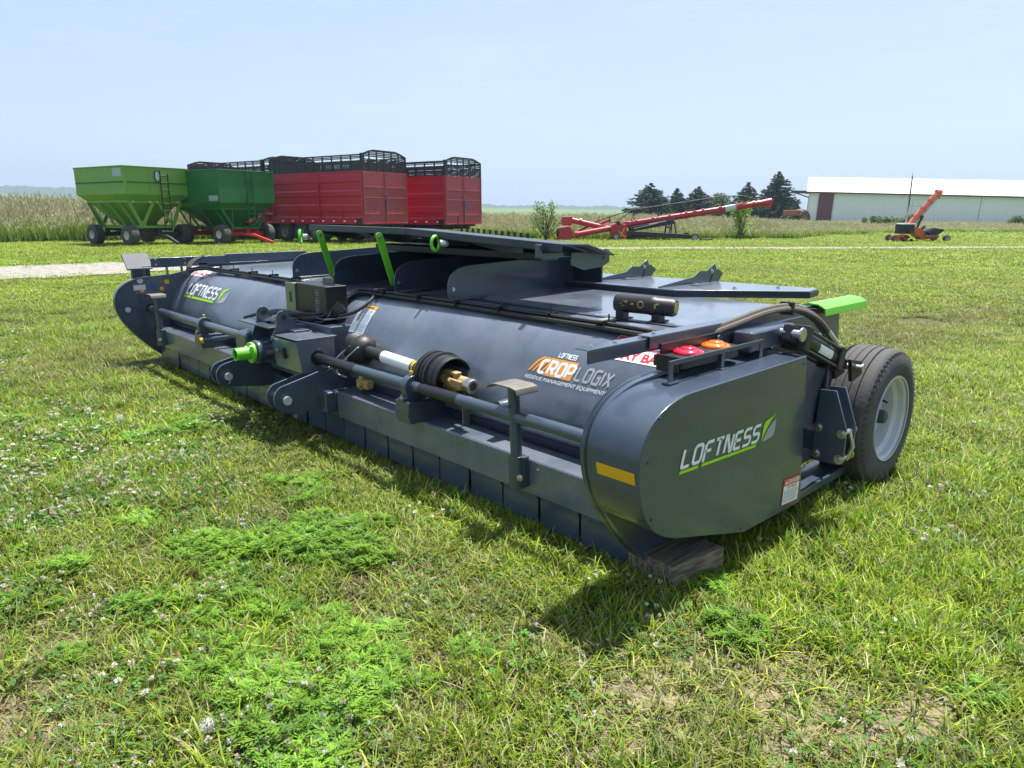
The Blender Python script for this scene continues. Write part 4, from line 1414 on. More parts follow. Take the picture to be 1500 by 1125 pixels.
hills('field_hill', 420, 900, [(-1.6, 30), (-.75, 27), (-.62, 21), (-.4, 14), (-.04, 8.2), (.1, 6.5), (.3, 4), (1.6, 3)], .5,
      mat('field_green', (.085, .14, .035), .9, var=.25, scale=.01), 3, 'smooth green field rising beyond the tall grass')
hills('wooded_hills', 1150, 1800, [(-1.6, 70), (-.74, 69), (-.62, 66), (-.45, 55), (-.2, 38), (-.04, 24), (.05, 21), (.17, 16), (.4, 12), (1.6, 10)], 5.0,
      mat('far_woods', (.03, .06, .022), .95, var=.4, scale=.02), 8, 'distant wooded ridge fading blue in haze')

# ================================================================== GRAIN WAGONS
M['lgreen'] = mat('light_green_paint', (.135, .29, .03), .40, var=.14, scale=1.2, dust=.4, dustcol=(.16, .25, .10))
M['dgreen'] = mat('dark_green_paint', (.012, .13, .03), .4, var=.12, scale=1.5, dust=.25, dustcol=(.04, .17, .09))
M['red'] = mat('red_paint', (.33, .012, .02), .42, var=.15, scale=1.5, dust=.3, dustcol=(.28, .06, .06))
M['trred'] = mat('trailer_red', (.44, .008, .034), .38, var=.15, scale=.8, dust=.22, dustcol=(.36, .07, .085))
M['dred'] = mat('dusty_red_door', (.32, .03, .05), .55, var=.2, scale=.9, dust=.55, dustcol=(.30, .13, .13))
M['gear'] = mat('running_gear_black', (.015, .015, .017), .6, dust=.3, dustcol=(.09, .08, .07))
M['cream'] = mat('cream_rim', (.62, .58, .46), .5)
M['glass'] = mat('dim_window', (.45, .50, .52), .15, var=.1)
M['seam'] = mat('dark_seam', (.02, .07, .01), .6)


def wagon(loc, rz, label, green, gear, L, W, zt, zb, zr, zf, ladder_m, style):
    root = empty('grain_wagon', loc, rz, label, 'grain wagon', 'grain wagons parked beside the red trailers')
    def Q(): return MB()
    hl, hw = L / 2, W / 2
    il, iw = hl - .38, hw - .33      # at rail level
    b = Q()
    # upper box walls, open top with real thickness
    def ring(x, y, z): return [(x, -y, z), (x, y, z), (-x, y, z), (-x, -y, z)]
    lv = [ring(hl, hw, zt), ring(hl, hw, zb), ring(il, iw, zr), ring(.75, .42, zf + .05), ring(.70, .38, zf + .06), ring(il - .04, iw - .04, zr + .03), ring(hl - .05, hw - .05, zb), ring(hl - .05, hw - .05, zt)]
    vs = [p for r in lv for p in r]
    fs = []
    for k in range(len(lv)):
        k2 = (k + 1) % len(lv)
        if k == 3: continue
        for i in range(4): fs.append((k * 4 + i, k * 4 + (i + 1) % 4, k2 * 4 + (i + 1) % 4, k2 * 4 + i))
    fs.append(tuple(3 * 4 + i for i in range(4)))
    b.add(vs, fs)
    b.build('hopper_box', M[green], root)
    t = Q()
    for (p, q) in (((hl, -hw), (hl, hw)), ((hl, hw), (-hl, hw)), ((-hl, hw), (-hl, -hw)), ((-hl, -hw), (hl, -hw))):
        t.bar((*p, zt + .005), (*q, zt + .005), .09, .05)
    t.build('top_rim', M[green], root, bevel=.01)
    if style == 0:
        s = Q()
        zz = zb + (zt - zb) * .42
        s.bx(-hl + .1, hl - .1, -hw - .05, -hw, zz, zz + .05).bx(hl, hl + .05, -hw + .15, hw - .15, zz, zz + .05)
        each(s, 'seam_rail', M['seam'], root)
        for yy in (-.6,): Q().bx(hl, hl + .012, -.46, -.44, zb + .1, zt - .1).bx(hl, hl + .012, .2, .22, zb + .1, zz).build('panel_seam', M[green], root)
    # end frames: three posts in a W, rail above and sill below
    for s in (1, -1):
        e = Q()
        x = s * il
        xb = s * (il + .02)
        e.bar((x, -iw, zr), (x, iw, zr), .05, .14)
        e.bar((xb, -.95, zf), (xb, .95, zf), .06, .12)
        if style == 0:
            wq = .17
            e.bar((x, -iw, zr), (xb, -.85, zf), wq, .05, (1, 0, 0)).bar((x, iw, zr), (xb, .85, zf), wq, .05, (1, 0, 0))
            e.bar((x + .004, -.12, zr), (xb + .004, -.85, zf), wq, .05, (1, 0, 0)).bar((x + .004, .12, zr), (xb + .004, .85, zf), wq * .9, .05, (1, 0, 0))
            e.prism([(-1.02, zf - .05), (-.62, zf - .05), (-.72, zf + .30), (-.95, zf + .30)], xb - .025, xb + .025, 'YZ')
            e.prism([(1.02, zf - .05), (.62, zf - .05), (.72, zf + .30), (.95, zf + .30)], xb - .025, xb + .025, 'YZ')
        else:
            e.bar((x, -iw, zr), (xb, -.85, zf), .06, .09, (1, 0, 0)).bar((x, iw, zr), (xb, .85, zf), .06, .09, (1, 0, 0))
            e.bar((x, -.82, zr), (xb, -.82, zf), .06, .07, (1, 0, 0)).bar((x, .82, zr), (xb, .82, zf), .06, .07, (1, 0, 0))
        e.build('end_frame', M[green], root)
    # side struts
    for s in (-1, 1):
        q = Q()
        q.bar((-il, s * iw, zr), (il, s * iw, zr), .10, .10)
        q.bar((-il + .1, s * .80, zf), (il - .1, s * .80, zf), .10, .18)
        n_ = 4 if style == 0 else 3
        for k in range(n_):
            x = -il + (k + (0 if style == 0 else .5)) * (2 * il) / n_
            q.bar((x + .05, s * iw, zr), (x + (.3 if style == 0 else .15), s * .82, zf), .09, .09)
        q.bar((il, s * iw, zr), (il, s * .82, zf), .10, .10)
        q.build('side_frame', M[green], root)
    # running gear
    g = Q()
    wr = .52
    g.bar((-1.9, 0, .66), (1.95, 0, .66), .22, .2)
    for x in (-1.45, 1.6):
        g.bar((x, -1.25, wr + .02), (x, 1.25, wr + .02), .2, .22)
        g.bar((x, -.85, .80), (x, .85, .80), .18, .14)
        g.bar((x, -.80, .55), (x, -.80, .85), .18, .18).bar((x, .80, .55), (x, .80, .85), .18, .18)
    g.build('running_gear', M[gear], root, bevel=.01)
    tg = Q()
    tg.bar((1.7, -.35, .55), (2.6, 0, .42), .09, .12).bar((1.7, .35, .55), (2.6, 0, .42), .09, .12).bar((2.5, 0, .44), (3.7 if style == 1 else 3.2, .1, .10), .12, .14)
    tg.bar((3.1, .1, .22), (3.1, .1, .02), .04, .04)
    tg.build('tongue', M['tonguered'] if style == 1 else M[gear], root, bevel=.01)
    for x in (-1.45, 1.65):
        for s in (-1, 1):
            wheel(root, (0, 0, 0), x, wr, s * 1.66, s, wr, .44, .20, mr='cream', det=False)
    # ladder on the front
    ly = .32 if style == 0 else .12
    la = Q()
    zl = zf - .25 if style == 0 else zf + .15
    if style == 0:
        la.bar((hl + .10, ly - .2, zt - .15), (hl + .04, ly - .2, zl - .3), .035, .035).bar((hl + .10, ly + .2, zt - .3), (hl + .04, ly + .2, zl - .3), .035, .035)
    else:
        la.bar((hl + .08, ly - .2, zt), (hl + .04, ly - .2, zl), .035, .035).bar((hl + .08, ly + .2, zt), (hl + .04, ly + .2, zl), .035, .035)
    for k in range(9):
        z = zl + (zt - .4 - zl) * k / 8
        la.bar((hl + .08, ly - .2, z), (hl + .08, ly + .2, z), .05, .03)
    lad = la.build('ladder', M[ladder_m], root)
    lr = Q()
    for k in range(9):
        z = zl + (zt - .4 - zl) * k / 8
        lr.bar((hl + .082, ly - .19, z + .018), (hl + .082, ly + .19, z + .018), .055, .012)
    each(lr, 'rung', M['cream'] if style == 0 else M[ladder_m], lad)
    if style == 0:
        wi = Q()
        vs = [(hl + .05, ly - .32 + .15 * math.cos(t), zt - .42 + .27 * math.sin(t)) for t in [2 * math.pi * k / 28 for k in range(29)]]
        wi.tube(vs, .028, 6)
        wo = wi.build('window_ring', M['black'], root)
        Q().prism([(p[1], p[2]) for p in vs[:-1]], hl + .03, hl + .045, 'YZ').build('window_glass', M['glass'], wo)
        Q().bx(hl - .9, hl - .15, -hw - .008, -hw - .002, zt - .48, zt - .10).build('side_sticker', M['silver'], root)
        for yy in (-1.2, -.3, .1, 1.25): Q().bx(il + .03, il + .034, yy - .06, yy + .06, zr - .05, zr + .05).build('reflector', M['rimgrey'], root)
    else:
        Q().bx(hl - .85, hl - .12, -hw - .008, -hw - .002, zb + .08, zb + .34).build('side_sticker', M['silver'], root)
    return root


M['tonguered'] = mat('bright_red_tongue', (.62, .05, .03), .4)
th = R(31)
WF = (RGT * math.cos(th) - FWD * math.sin(th))      # tongue direction
WYv = (RGT * math.sin(th) + FWD * math.cos(th))
wang = math.atan2(WF.y, WF.x)
c1 = gpos(-18.9, 35.15) - WF * 2.17 + WYv * 1.75
wagon(c1, wang, 'light green grain wagon with black ladder and round window, leftmost trailer', 'lgreen', 'gear', 4.34, 3.5, 3.85, 2.52, 2.18, .93, 'black', 0)
c2 = gpos(-14.96, 36.7) - WF * 2.15 + WYv * 1.78
wagon(c2, wang, 'dark green grain wagon with red running gear and red tongue', 'dgreen', 'red', 4.3, 3.56, 3.76, 2.15, 1.85, .85, 'dgreen', 1)

# ================================================================== RED TRAILERS
M['mesh'] = mat('black_extension', (.016, .018, .022), .5, dust=.2, dustcol=(.1, .1, .1))


def trailer(loc, rz, label, L=7.3, W=3.46, zb=1.03, zt=3.78, ze=4.63, zp=4.88):
    root = empty('silage_trailer', loc, rz, label, 'trailer', 'red high-sided trailers with black mesh tops')
    def Q(): return MB()
    y0, y1 = -W, 0
    b = Q()
    # ribbed side section pushed along x; hollow tub
    sec = [(0, zb), (.03, zb), (.03, zb + .32), (-.02, zb + .40), (-.02, zb + .62), (.02, zb + .68), (.02, zb + .98), (-.03, zb + 1.06), (-.03, zb + 1.42), (.02, zb + 1.5), (.02, zb + 1.72), (-.03, zb + 1.80), (-.03, zb + 2.15), (.02, zb + 2.22), (.02, zt - .08), (.05, zt - .06), (.05, zt)]
    out = [(y1 + p[0], p[1]) for p in sec] + [(y1 - .12, zt), (y1 - .12, zb + .12), (y0 + .12, zb + .12), (y0 + .12, zt)] + [(y0 - p[0], p[1]) for p in reversed(sec)]
    b.prism(out, .06, L, 'YZ')
    b.build('trailer_body', M['trred'], root, ang=25)
    p_ = Q()
    for x in (.04, L * .46, L - .05):
        p_.bx(x - .05, x + .05, y1, y1 + .07, zb, zt).bx(x - .05, x + .05, y0 - .07, y0, zb, zt)
    for x in (L * .22, L * .70): p_.bx(x - .035, x + .035, y1, y1 + .05, zb + .3, zb + 1.05).bx(x - .035, x + .035, y0 - .05, y0, zb + .3, zb + 1.05)
    each(p_, 'side_post', M['trred'], root, bevel=.01)
    Q().bx(L - .06, L + .04, y0, y1, zb, zt).build('front_wall', M['trred'], root)
    for s, a, c in ((-1, y0 + .02, (y0 + y1) / 2 - .01), (1, (y0 + y1) / 2 + .01, y1 - .02)):
        d = Q().bx(-.02, .05, a, c, zb + .5, zt)
        d.bx(-.05, -.02, a, c, zb + .5, zb + .56).bx(-.045, -.02, a, c, zb + 1.35, zb + 1.41).bx(-.05, -.02, a, c, zb + 1.9, zb + 1.96)
        d.bx(-.05, -.02, a, a + .06, zb + .5, zt).bx(-.05, -.02, c - .06, c, zb + .5, zt)
        d.build('rear_door', M['dred'], root, bevel=.006)
    Q().bx(-.03, .05, y0, y1, zb, zb + .49).bx(-.06, -.03, y0, y1, zb + .0, zb + .06).build('tail_board', M['dred'], root, bevel=.008)
    lk = Q().bx(-.10, -.05, -W / 2 - .03, -W / 2 + .03, zb + .15, zb + 1.3).bx(-.09, -.05, -W / 2 - .22, -W / 2 + .18, zb + 1.55, zb + 1.59)
    lk.build('door_latch', M['wornsteel'], root)
    Q().bx(-.13, -.10, -W / 2 - .05, -W / 2 + .05, zb + 1.0, zb + 1.3).build('latch_lever', M['bluep'], root)
    Q().bx(-.075, -.06, y0 + .8, y1 - .8, zb + .03, zb + .10).build('rear_reflector_tape', M['redv'], root)
    rf = Q()
    for k in range(8): rf.bx(.5 + k * .84, .66 + k * .84, y1 + .032, y1 + .037, zb + .12, zb + .19)
    each(rf, 'side_reflector', M['white'], root)
    Q().bx(.1, .52, y1 + .032, y1 + .06, zb + .04, zb + .30).build('lamp_box', M['black'], root, bevel=.01)
    # mesh extension
    e = Q()
    yc = (y0 + y1) / 2
    gab = lambda y: ze + (zp - ze) * min(1, max(0, (W / 2 - abs(y - yc)) / (W * .22)))
    for s, yy in ((1, y1), (-1, y0)):
        e.bx(.0, L, yy - .03, yy + .03, zt, zt + .07).bx(.0, L, yy - .03, yy + .03, ze - .07, ze)
        for k in range(11):
            x = .04 + k * (L - .08) / 10
            e.bx(x - .03, x + .03, yy - .03, yy + .03, zt, ze)
        for k in range(9):
            z = zt + .1 + k * .075
            if k == 6: continue
            e.bx(0, L, yy - .006, yy + .006, z, z + .056)
        for k in range(int(L / .16)):
            x = .1 + k * .16
            e.bx(x, x + .055, yy - .005, yy + .005, zt + .05, zt + .56)
    for xx in (.0, L):
        pts = [(y, gab(y)) for y in np.linspace(y0, y1, 13)]
        for (a, b2) in zip(pts[:-1], pts[1:]):
            e.bar((xx, a[0], a[1] - .03), (xx, b2[0], b2[1] - .03), .06, .09)
        for y in np.linspace(y0 + .02, y1 - .02, 7): e.bx(xx - .03, xx + .03, y - .03, y + .03, zt, gab(y) - .02)
        for k in range(12):
            z = zt + .06 + k * .085
            if k in (7,): continue
            hw_ = W / 2 if z < ze - .05 else W / 2 - (z - ze + .05) / (zp - ze) * W * .22 - .1
            e.bx(xx - .006, xx + .006, yc - hw_, yc + hw_, z, z + .062)
    e.bx(0.0, .10, y1 - .25, y1, zt, gab(y1 - .25) - .03)
    e.build('mesh_extension', M['mesh'], root)
    fc = Q()
    fc.prism([(y0, zt), (y1, zt), (y1, ze), (y1 - .3, ze + .0), (y0 + .3, ze), (y0, ze)], L + .02, L + .06, 'YZ')
    for s in (y0, y1): fc.bx(L - .35, L + .02, s - .03, s + .03, zt, ze)
    fc.build('front_cap', M['mesh'], root)
    # frame and axles
    g = Q()
    g.bx(.2, L, y0 + .9, y0 + 1.05, zb - .28, zb).bx(.2, L, y1 - 1.05, y1 - .9, zb - .28, zb)
    for k in range(8): g.bx(.3 + k * .95, .38 + k * .95, y0 + .2, y1 - .2, zb - .12, zb)
    axs = (L * .52, L * .52 + 1.35, L * .52 + 2.7)
    for x in axs: g.bar((x, y0 + .3, .56), (x, y1 - .3, .56), .14, .14)
    g.bx(L * .40, L * .98, y0 + .75, y1 - .75, .55, zb - .1)
    g.build('chassis', M['gear'], root)
    mf = Q()
    for s in (y0 + .1, y1 - .5): mf.bx(L * .44, L * .45, s, s + .4, .3, zb)
    each(mf, 'mud_flap', M['rubber'], root)
    for x in axs:
        for s, yy in ((1, y1 - .05), (-1, y0 + .05)):
            wheel(root, (0, 0, 0), x, .56, yy, s, .56, .34, .29, mr='gearrim', det=False)
    return root


M['bluep'] = mat('blue_plastic', (.03, .08, .4), .4)
M['gearrim'] = mat('dull_grey_rim', (.25, .26, .28), .45, .3)
tu = R(33.3)
TU = RGT * -math.cos(tu) + FWD * math.sin(tu)
tang = math.atan2(TU.y, TU.x)
trailer(gpos(-7.9, 38.0), tang, 'red high-sided trailer with black mesh top, largest in view, dusty rear doors facing the machine')
trailer(gpos(-14.75, 42.6), tang, 'red trailer mostly hidden behind the dark green wagon, only its black mesh top showing')
trailer(gpos(-3.8, 40.9), tang, 'red high-sided trailer at the right end of the trailer row', L=7.3, zb=.96, zt=3.68, ze=4.5, zp=4.74)

# ================================================================== GRAIN AUGER (red)
AUG = gpos(6.6, 43.6)
aug_ang = math.atan2(RGT.y, RGT.x)
K = 24.3
aug = empty('grain_auger', AUG, aug_ang, 'long red transport grain auger with black undercarriage lying low along the tall grass', 'grain auger')
def ap(x, y, dy=0.0): return ((x - 905) / K, dy, (351 - y) / K)
def AQ(): return MB()
t = AQ().cyl(ap(905, 330), ap(1127, 295.5), .19, n=20)
for k in range(1, 9):
    a, b = Vector(ap(905, 330)), Vector(ap(1127, 295.5))
    c = a.lerp(b, k / 9); d = (b - a).normalized()
    t.cyl(c - d * .06, c + d * .06, .23, n=20)
t.build('main_tube', M['augred'] if 'augred' in M else M.setdefault('augred', mat('auger_red', (.38, .010, .032), .35, var=.1, coat=.2)), aug)
a, b = Vector(ap(905, 330)), Vector(ap(1127, 295.5))
AQ().cyl(a.lerp(b, .70), a.lerp(b, .775), .195, n=20).build('bare_tube_section', M['rimgrey'], aug)
AQ().cyl(a, b, .0001).build('tube_core', M['augred'], aug) if False else None
AQ().cyl(ap(1119, 297), ap(1129, 295), .22, n=16).prism([((1120 - 905) / K, (351 - 297) / K), ((1128 - 905) / K, (351 - 297) / K), ((1127.5 - 905) / K, (351 - 305.5) / K), ((1122 - 905) / K, (351 - 305) / K)], -.18, .18).build('discharge_spout', M['augred'], aug, bevel=.03)
AQ().cyl(ap(833, 322), ap(892, 335), .17, n=18).cyl(ap(845, 323.5), ap(848, 324), .2, n=18).build('swing_tube', M['augred'], aug)
AQ().cyl(ap(838, 343, -.5), ap(890, 334, -.2), .17, n=18).cyl(ap(838, 343, -.5), ap(842, 342.5, -.5), .21, n=18).build('swing_tube', M['augred'], aug)
AQ().prism([((x - 905) / K, (351 - y) / K) for x, y in ((818.5, 317), (834, 316.5), (835, 328), (828, 331), (818.5, 329))], -.35, .35).build('gear_head', M['augred'], aug, bevel=.03)
AQ().prism([((x - 905) / K, (351 - y) / K) for x, y in ((813, 333), (829, 330), (834, 337), (836, 345), (830, 351), (813, 350))], -.9, -.1).build('intake_hopper', M['augred'], aug, bevel=.04)
AQ().bx(*[v for v in ((812 - 905) / K - .06, (818 - 905) / K, -.8, -.2, (351 - 346) / K, (351 - 334) / K)]).build('drive_motor', M['gear'], aug, bevel=.05)
AQ().prism([((x - 905) / K, (351 - y) / K) for x, y in ((814, 331.5), (828, 330), (829, 333), (815, 334))], -.85, -.15).build('hopper_lid', M['rimgrey'], aug)
AQ().bar(ap(806, 350, -.5), ap(816, 349, -.5), .15, .15).bar(ap(808, 353, -.5), ap(808, 349, -.5), .06, .06).build('hitch', M['augred'], aug)
AQ().prism([((x - 905) / K, (351 - y) / K) for x, y in ((893, 328), (903, 325), (914, 329), (915, 348), (910, 351.5), (898, 352), (893, 343), (889, 334))], -.45, .45).build('boot_housing', M['augred'], aug, bevel=.06)
AQ().bar(ap(903, 338, -.47), ap(913, 347, -.47), .03, .05).bar(ap(905, 346, -.47), ap(911, 333, -.47), .03, .05).build('yellow_hose', M['yellow'], aug)
AQ().cyl(ap(901.5, 326, -.5), ap(901.5, 326, .4), .12, n=18).build('winch_drum', M['gear'], aug)
wheel(aug, (0, 0, 0), (898.5 - 905) / K, .22, -.62, -1, .22, .16, .11, det=False, mr='rimgrey', grooves=False)
u = AQ()
for dy in (-.95, .95):
    u.bar(ap(914, 340.5, dy * .3), ap(1006, 345.5, dy), .12, .26).bar(ap(920, 335.5, dy * .3), ap(984, 323.5, dy * .4), .10, .30)
    u.bar(ap(977, 326, dy * .4), ap(977, 342, dy * .8), .09, .09).bar(ap(985, 324, dy * .4), ap(986, 342, dy * .8), .09, .12)
u.bar(ap(978, 332, -.6), ap(978, 332, .6), .08, .08).bar(ap(1008, 346, -1.1), ap(1008, 346, 1.1), .12, .12).bar(ap(925, 338, -.3), ap(925, 338, .3), .12, .2)
u.bar(ap(925, 344, 0), ap(1000, 344.5, 0), .2, .2)
u.build('undercarriage', M['gear'], aug, bevel=.02)
AQ().bar(ap(922, 332.5, -.3), ap(972, 323, -.4), .05, .05).bar(ap(925, 334, -.42), ap(960, 326, -.45), .03, .03).build('lift_cable', M['rimgrey'], aug)
for dy, s in ((-1.15, -1), (1.15, 1)):
    wheel(aug, (0, 0, 0), (1011.5 - 905) / K, .22, dy, s, .24, .20, .13, det=False, mr='rimgrey', grooves=False)
tr = AQ()
tp = [(838, 341), (868, 325), (890, 317), (927, 306.5), (968, 300.5), (1020, 293), (1057, 287.3), (1085, 287), (1110, 293), (1118, 296)]
for (p, q) in zip(tp[:-1], tp[1:]): tr.cyl(ap(*p, 0), ap(*q, 0), .035, n=6)
for (p, q) in (((927, 306.5), (926, 325)), ((963, 301), (962, 321)), ((1057, 287.3), (1057, 303)), ((890, 317), (890, 326)), ((997, 296.5), (999, 313)), ((927, 306.5), (903, 322)), ((927, 306.5), (921, 327)), ((1024, 293), (1000, 313))):
    tr.cyl(ap(*p), ap(*q), .028, n=6)
tr.build('truss_cables', M['gear'], aug)
AQ().cyl(ap(877, 327.5, .3), ap(892, 321.5, .3), .08, n=12).cyl(ap(838, 342, .2), ap(860, 331, .2), .05, n=8).build('hydraulic_arm', M['augred'], aug)

# ================================================================== BELT CONVEYOR (orange)
KC = 27.3
con = empty('belt_conveyor', gpos(23.25, 41.4), aug_ang, 'orange belt conveyor with pale raised tube standing before the long shed', 'conveyor')
def cp(x, y, dy=0.0): return ((x - 1336) / KC, dy, (352 - y) / KC)
M['orp'] = mat('orange_paint', (.62, .10, .03), .4, var=.15)
M['pink'] = mat('faded_red_tube', (.72, .16, .11), .5, var=.15)
c = AQ().cyl(cp(1333, 326), cp(1372, 277), .15, n=16)
for k in range(1, 4):
    p = Vector(cp(1333, 326)).lerp(Vector(cp(1372, 277)), k / 4); d = (Vector(cp(1372, 277)) - Vector(cp(1333, 326))).normalized()
    c.cyl(p - d * .04, p + d * .04, .19, n=16)
c.build('main_tube', M['pink'], con)
AQ().cyl(cp(1338, 330, .05), cp(1375.5, 280, .05), .09, n=12).build('return_tube', M['rimgrey'], con)
AQ().cyl(cp(1369, 276), cp(1377, 276), .17, n=14).cyl(cp(1376, 279), cp(1374, 286), .09, n=10).build('discharge_hood', M['pink'], con)
tf2 = AQ().bar(cp(1349, 274.5), cp(1371, 274), .05, .05).bar(cp(1340, 286.5), cp(1362, 285.5), .05, .05).bar(cp(1330, 297.5), cp(1352, 296.8), .05, .05).bar(cp(1339, 286, .3), cp(1338, 314, .3), .04, .04).bar(cp(1330, 297), cp(1327, 324), .05, .05).bar(cp(1340, 288), cp(1349, 297), .02, .02).bar(cp(1332, 300), cp(1343, 310), .02, .02)
each(tf2, 'truss_bar', M['rimgrey'], con)
AQ().prism([((x - 1336) / KC, (352 - y) / KC) for x, y in ((1314, 325), (1336, 324), (1337, 336), (1329, 340), (1314, 340))], -.4, .2).build('engine_box', M['gear'], con, bevel=.03)
AQ().prism([((x - 1336) / KC, (352 - y) / KC) for x, y in ((1316, 323.5), (1337, 323.5), (1338, 326), (1315, 326))], -.45, .25).build('engine_cover', M['rimgrey'], con, bevel=.02)
AQ().prism([((x - 1336) / KC, (352 - y) / KC) for x, y in ((1309, 342), (1327, 341), (1327, 351), (1318, 352), (1308, 349))], -.5, .3).build('engine_base', M['orp'], con, bevel=.03)
AQ().prism([((x - 1336) / KC, (352 - y) / KC) for x, y in ((1336, 328), (1344, 330), (1358, 340), (1358, 349), (1352, 349), (1345, 344), (1338, 340))], -.35, .35).prism([((x - 1336) / KC, (352 - y) / KC) for x, y in ((1358, 345), (1378, 342.5), (1380, 345.5), (1360, 348.5))], -.3, .3).build('loading_frame', M['orp'], con, bevel=.02)
AQ().prism([((x - 1336) / KC, (352 - y) / KC) for x, y in ((1354, 337), (1366, 330.5), (1381, 333), (1370, 342), (1358, 342.5))], -.7, .7).build('loading_belt', M['gear'], con, bevel=.03)
AQ().bar(cp(1342, 343), cp(1351, 316), .08, .10).bar(cp(1347, 338), cp(1358, 328), .2, .1).cyl(cp(1350, 318), cp(1352, 312), .1, n=10).build('lift_linkage', M['gear'], con)
for (x, dy, s) in ((1308, -.5, -1), (1312, .7, 1), (1384, -.8, -1), (1386, .8, 1)):
    wheel(con, (0, 0, 0), (x - 1336) / KC, .20, dy, s, .20, .2, .10, det=False, mr='rimgrey', grooves=False)
tb = AQ()
for (x, z) in ((1316, 346), (1322, 344), (1319, 350), (1329, 336), (1326, 345), (1331, 349)): tb.cyl(cp(x, z, -.5), cp(x, z, -.62), .07, n=10)
each(tb, 'pulley', M['gear'], con)

# ================================================================== SHED, POLE, TRACTOR, MARKER
M['tin'] = mat('white_ribbed_steel', (.78, .70, .80), .5, var=.04, scale=.3)
M['roof'] = mat('white_roof_steel', (.66, .67, .69), .45, var=.05, scale=.4)
M['maroon'] = mat('maroon_trim', (.14, .03, .04), .5)
shang = math.atan2(RGT.y, RGT.x) - R(22)
shed = empty('storage_shed', gpos(54.0, 130.0), shang, 'long low white metal shed with white roof and one maroon door', 'shed')
shed.rotation_euler = (0, R(2.0), shang)
SL, SD, SE, SR = 78.0, 18.0, 5.55, 8.3
w_ = MB()
nrib = 156
pts = []
for k in range(nrib):
    x = k * SL / nrib
    pts += [(x, 0), (x + SL / nrib * .72, 0), (x + SL / nrib * .76, -.04), (x + SL / nrib * .96, -.04)]
pts += [(SL, 0), (SL, SD), (0, SD)]
w_.prism(pts, -.5, SE, 'XY')
w_.prism([(0.0, SE), (SD, SE), (SD / 2, SR)], .01, SL - .01, 'YZ')
w_.build('wall', M['tin'], shed, ang=20)
rf_ = MB()
for k in range(int(SL / .5)):
    x0_ = -.5 + k * (SL + 1) / int(SL / .5)
    xw = (SL + 1) / int(SL / .5)
    h = .0
    sl = (SR - SE) / (SD / 2)
    rf_.add([(x0_, -.5, SE - .5 * sl + .08), (x0_ + xw, -.5, SE - .5 * sl + .08), (x0_ + xw, SD / 2, SR + .08), (x0_, SD / 2, SR + .08)], [(0, 1, 2, 3)])
    rf_.add([(x0_ + xw - .05, -.5, SE - .5 * sl + .13), (x0_ + xw, -.5, SE - .5 * sl + .13), (x0_ + xw, SD / 2, SR + .13), (x0_ + xw - .05, SD / 2, SR + .13), (x0_ + xw - .05, -.5, SE - .5 * sl + .08), (x0_ + xw, -.5, SE - .5 * sl + .08), (x0_ + xw, SD / 2, SR + .08), (x0_ + xw - .05, SD / 2, SR + .08)], [(0, 1, 2, 3), (0, 3, 7, 4), (1, 5, 6, 2), (0, 4, 5, 1)])
rf_.add([(-.5, SD + .5, SE - .5 * sl + .08), (SL + .5, SD + .5, SE - .5 * sl + .08), (SL + .5, SD / 2, SR + .08), (-.5, SD / 2, SR + .08)], [(0, 1, 2, 3)])
rf_.build('roof', M['roof'], shed, ang=20)
tm = MB().bx(-.5, SL + .5, -.56, -.50, SE - .35, SE - .12)
tm.bar((-.5, -.5, SE - .2), (-.5, SD / 2, SR + .1), .08, .3).bar((-.5, SD + .5, SE - .2), (-.5, SD / 2, SR + .1), .08, .3).bx(-.06, .0, -.08, .02, -.4, SE)
tm.build('trim', M['maroon'], shed)
MB().bx(1.7, 4.2, -.14, -.06, -.4, SE - .35).build('door', M['maroon'], shed)
MB().bar((0, 1.0, SE - .1), (-3.0, 1.0, SE - .1), .3, .35).bar((0, 9, SE - .1), (-3.0, 9, SE - .1), .3, .3).bar((-3.0, 1, SE - .1), (-3.0, 9, SE - .1), .3, .3).bar((0, 1.0, SE - 1.1), (-2.6, 1.0, SE - .3), .2, .2).build('canopy_frame', M['maroon'], shed)
MB().bx(27.0, 27.05, -.06, -.045, 0, SE - .4).bx(40.9, 41.3, -.12, -.045, 3.7, 4.1).build('wall_fitting', M['maroon'], shed)

pole = MB()
pole.cyl((0, 0, -.3), (0, 0, 6.6), .13, .09, n=12).cyl((0, 0, 6.6), (0.03, 0, 7.0), .03, n=8)
po = pole.build('utility_pole', mat('pole_timber', (.11, .085, .085), .9, var=.3), None, label='single weathered wooden pole standing in front of the shed wall', cat='pole')
po.location = gpos(55.8, 100)
M['oldorange'] = mat('faded_orange_paint', (.30, .085, .04), .6, var=.25, dust=.4, dustcol=(.2, .13, .1))
trc = empty('old_tractor', gpos(44.5, 112), aug_ang + .2, 'faded orange old tractor parked between the last evergreen and the shed', 'tractor')
MB().bx(-1.6, 1.0, -.45, .45, 1.2, 2.1).bx(-1.65, -1.5, -.4, .4, 1.1, 2.0).build('bonnet', M['oldorange'], trc, bevel=.12)
each(MB().prism([(.6, 1.1), (.8, 1.9), (1.4, 2.15), (2.0, 1.9), (2.2, 1.1)], -.95, -.6).prism([(.6, 1.1), (.8, 1.9), (1.4, 2.15), (2.0, 1.9), (2.2, 1.1)], .6, .95), 'fender', M['oldorange'], trc, bevel=.05)
MB().bx(1.1, 1.7, -.3, .3, 1.5, 1.65).bx(1.6, 1.72, -.3, .3, 1.6, 2.2).build('seat', M['gear'], trc, bevel=.03)
MB().cyl((-.7, .2, 2.1), (-.7, .2, 3.0), .06, n=10).build('exhaust', M['gear'], trc)
MB().bx(-1.4, 1.8, -.3, .3, .8, 1.2).bar((-1.2, -.8, .75), (-1.2, .8, .75), .15, .15).build('chassis', M['gear'], trc)
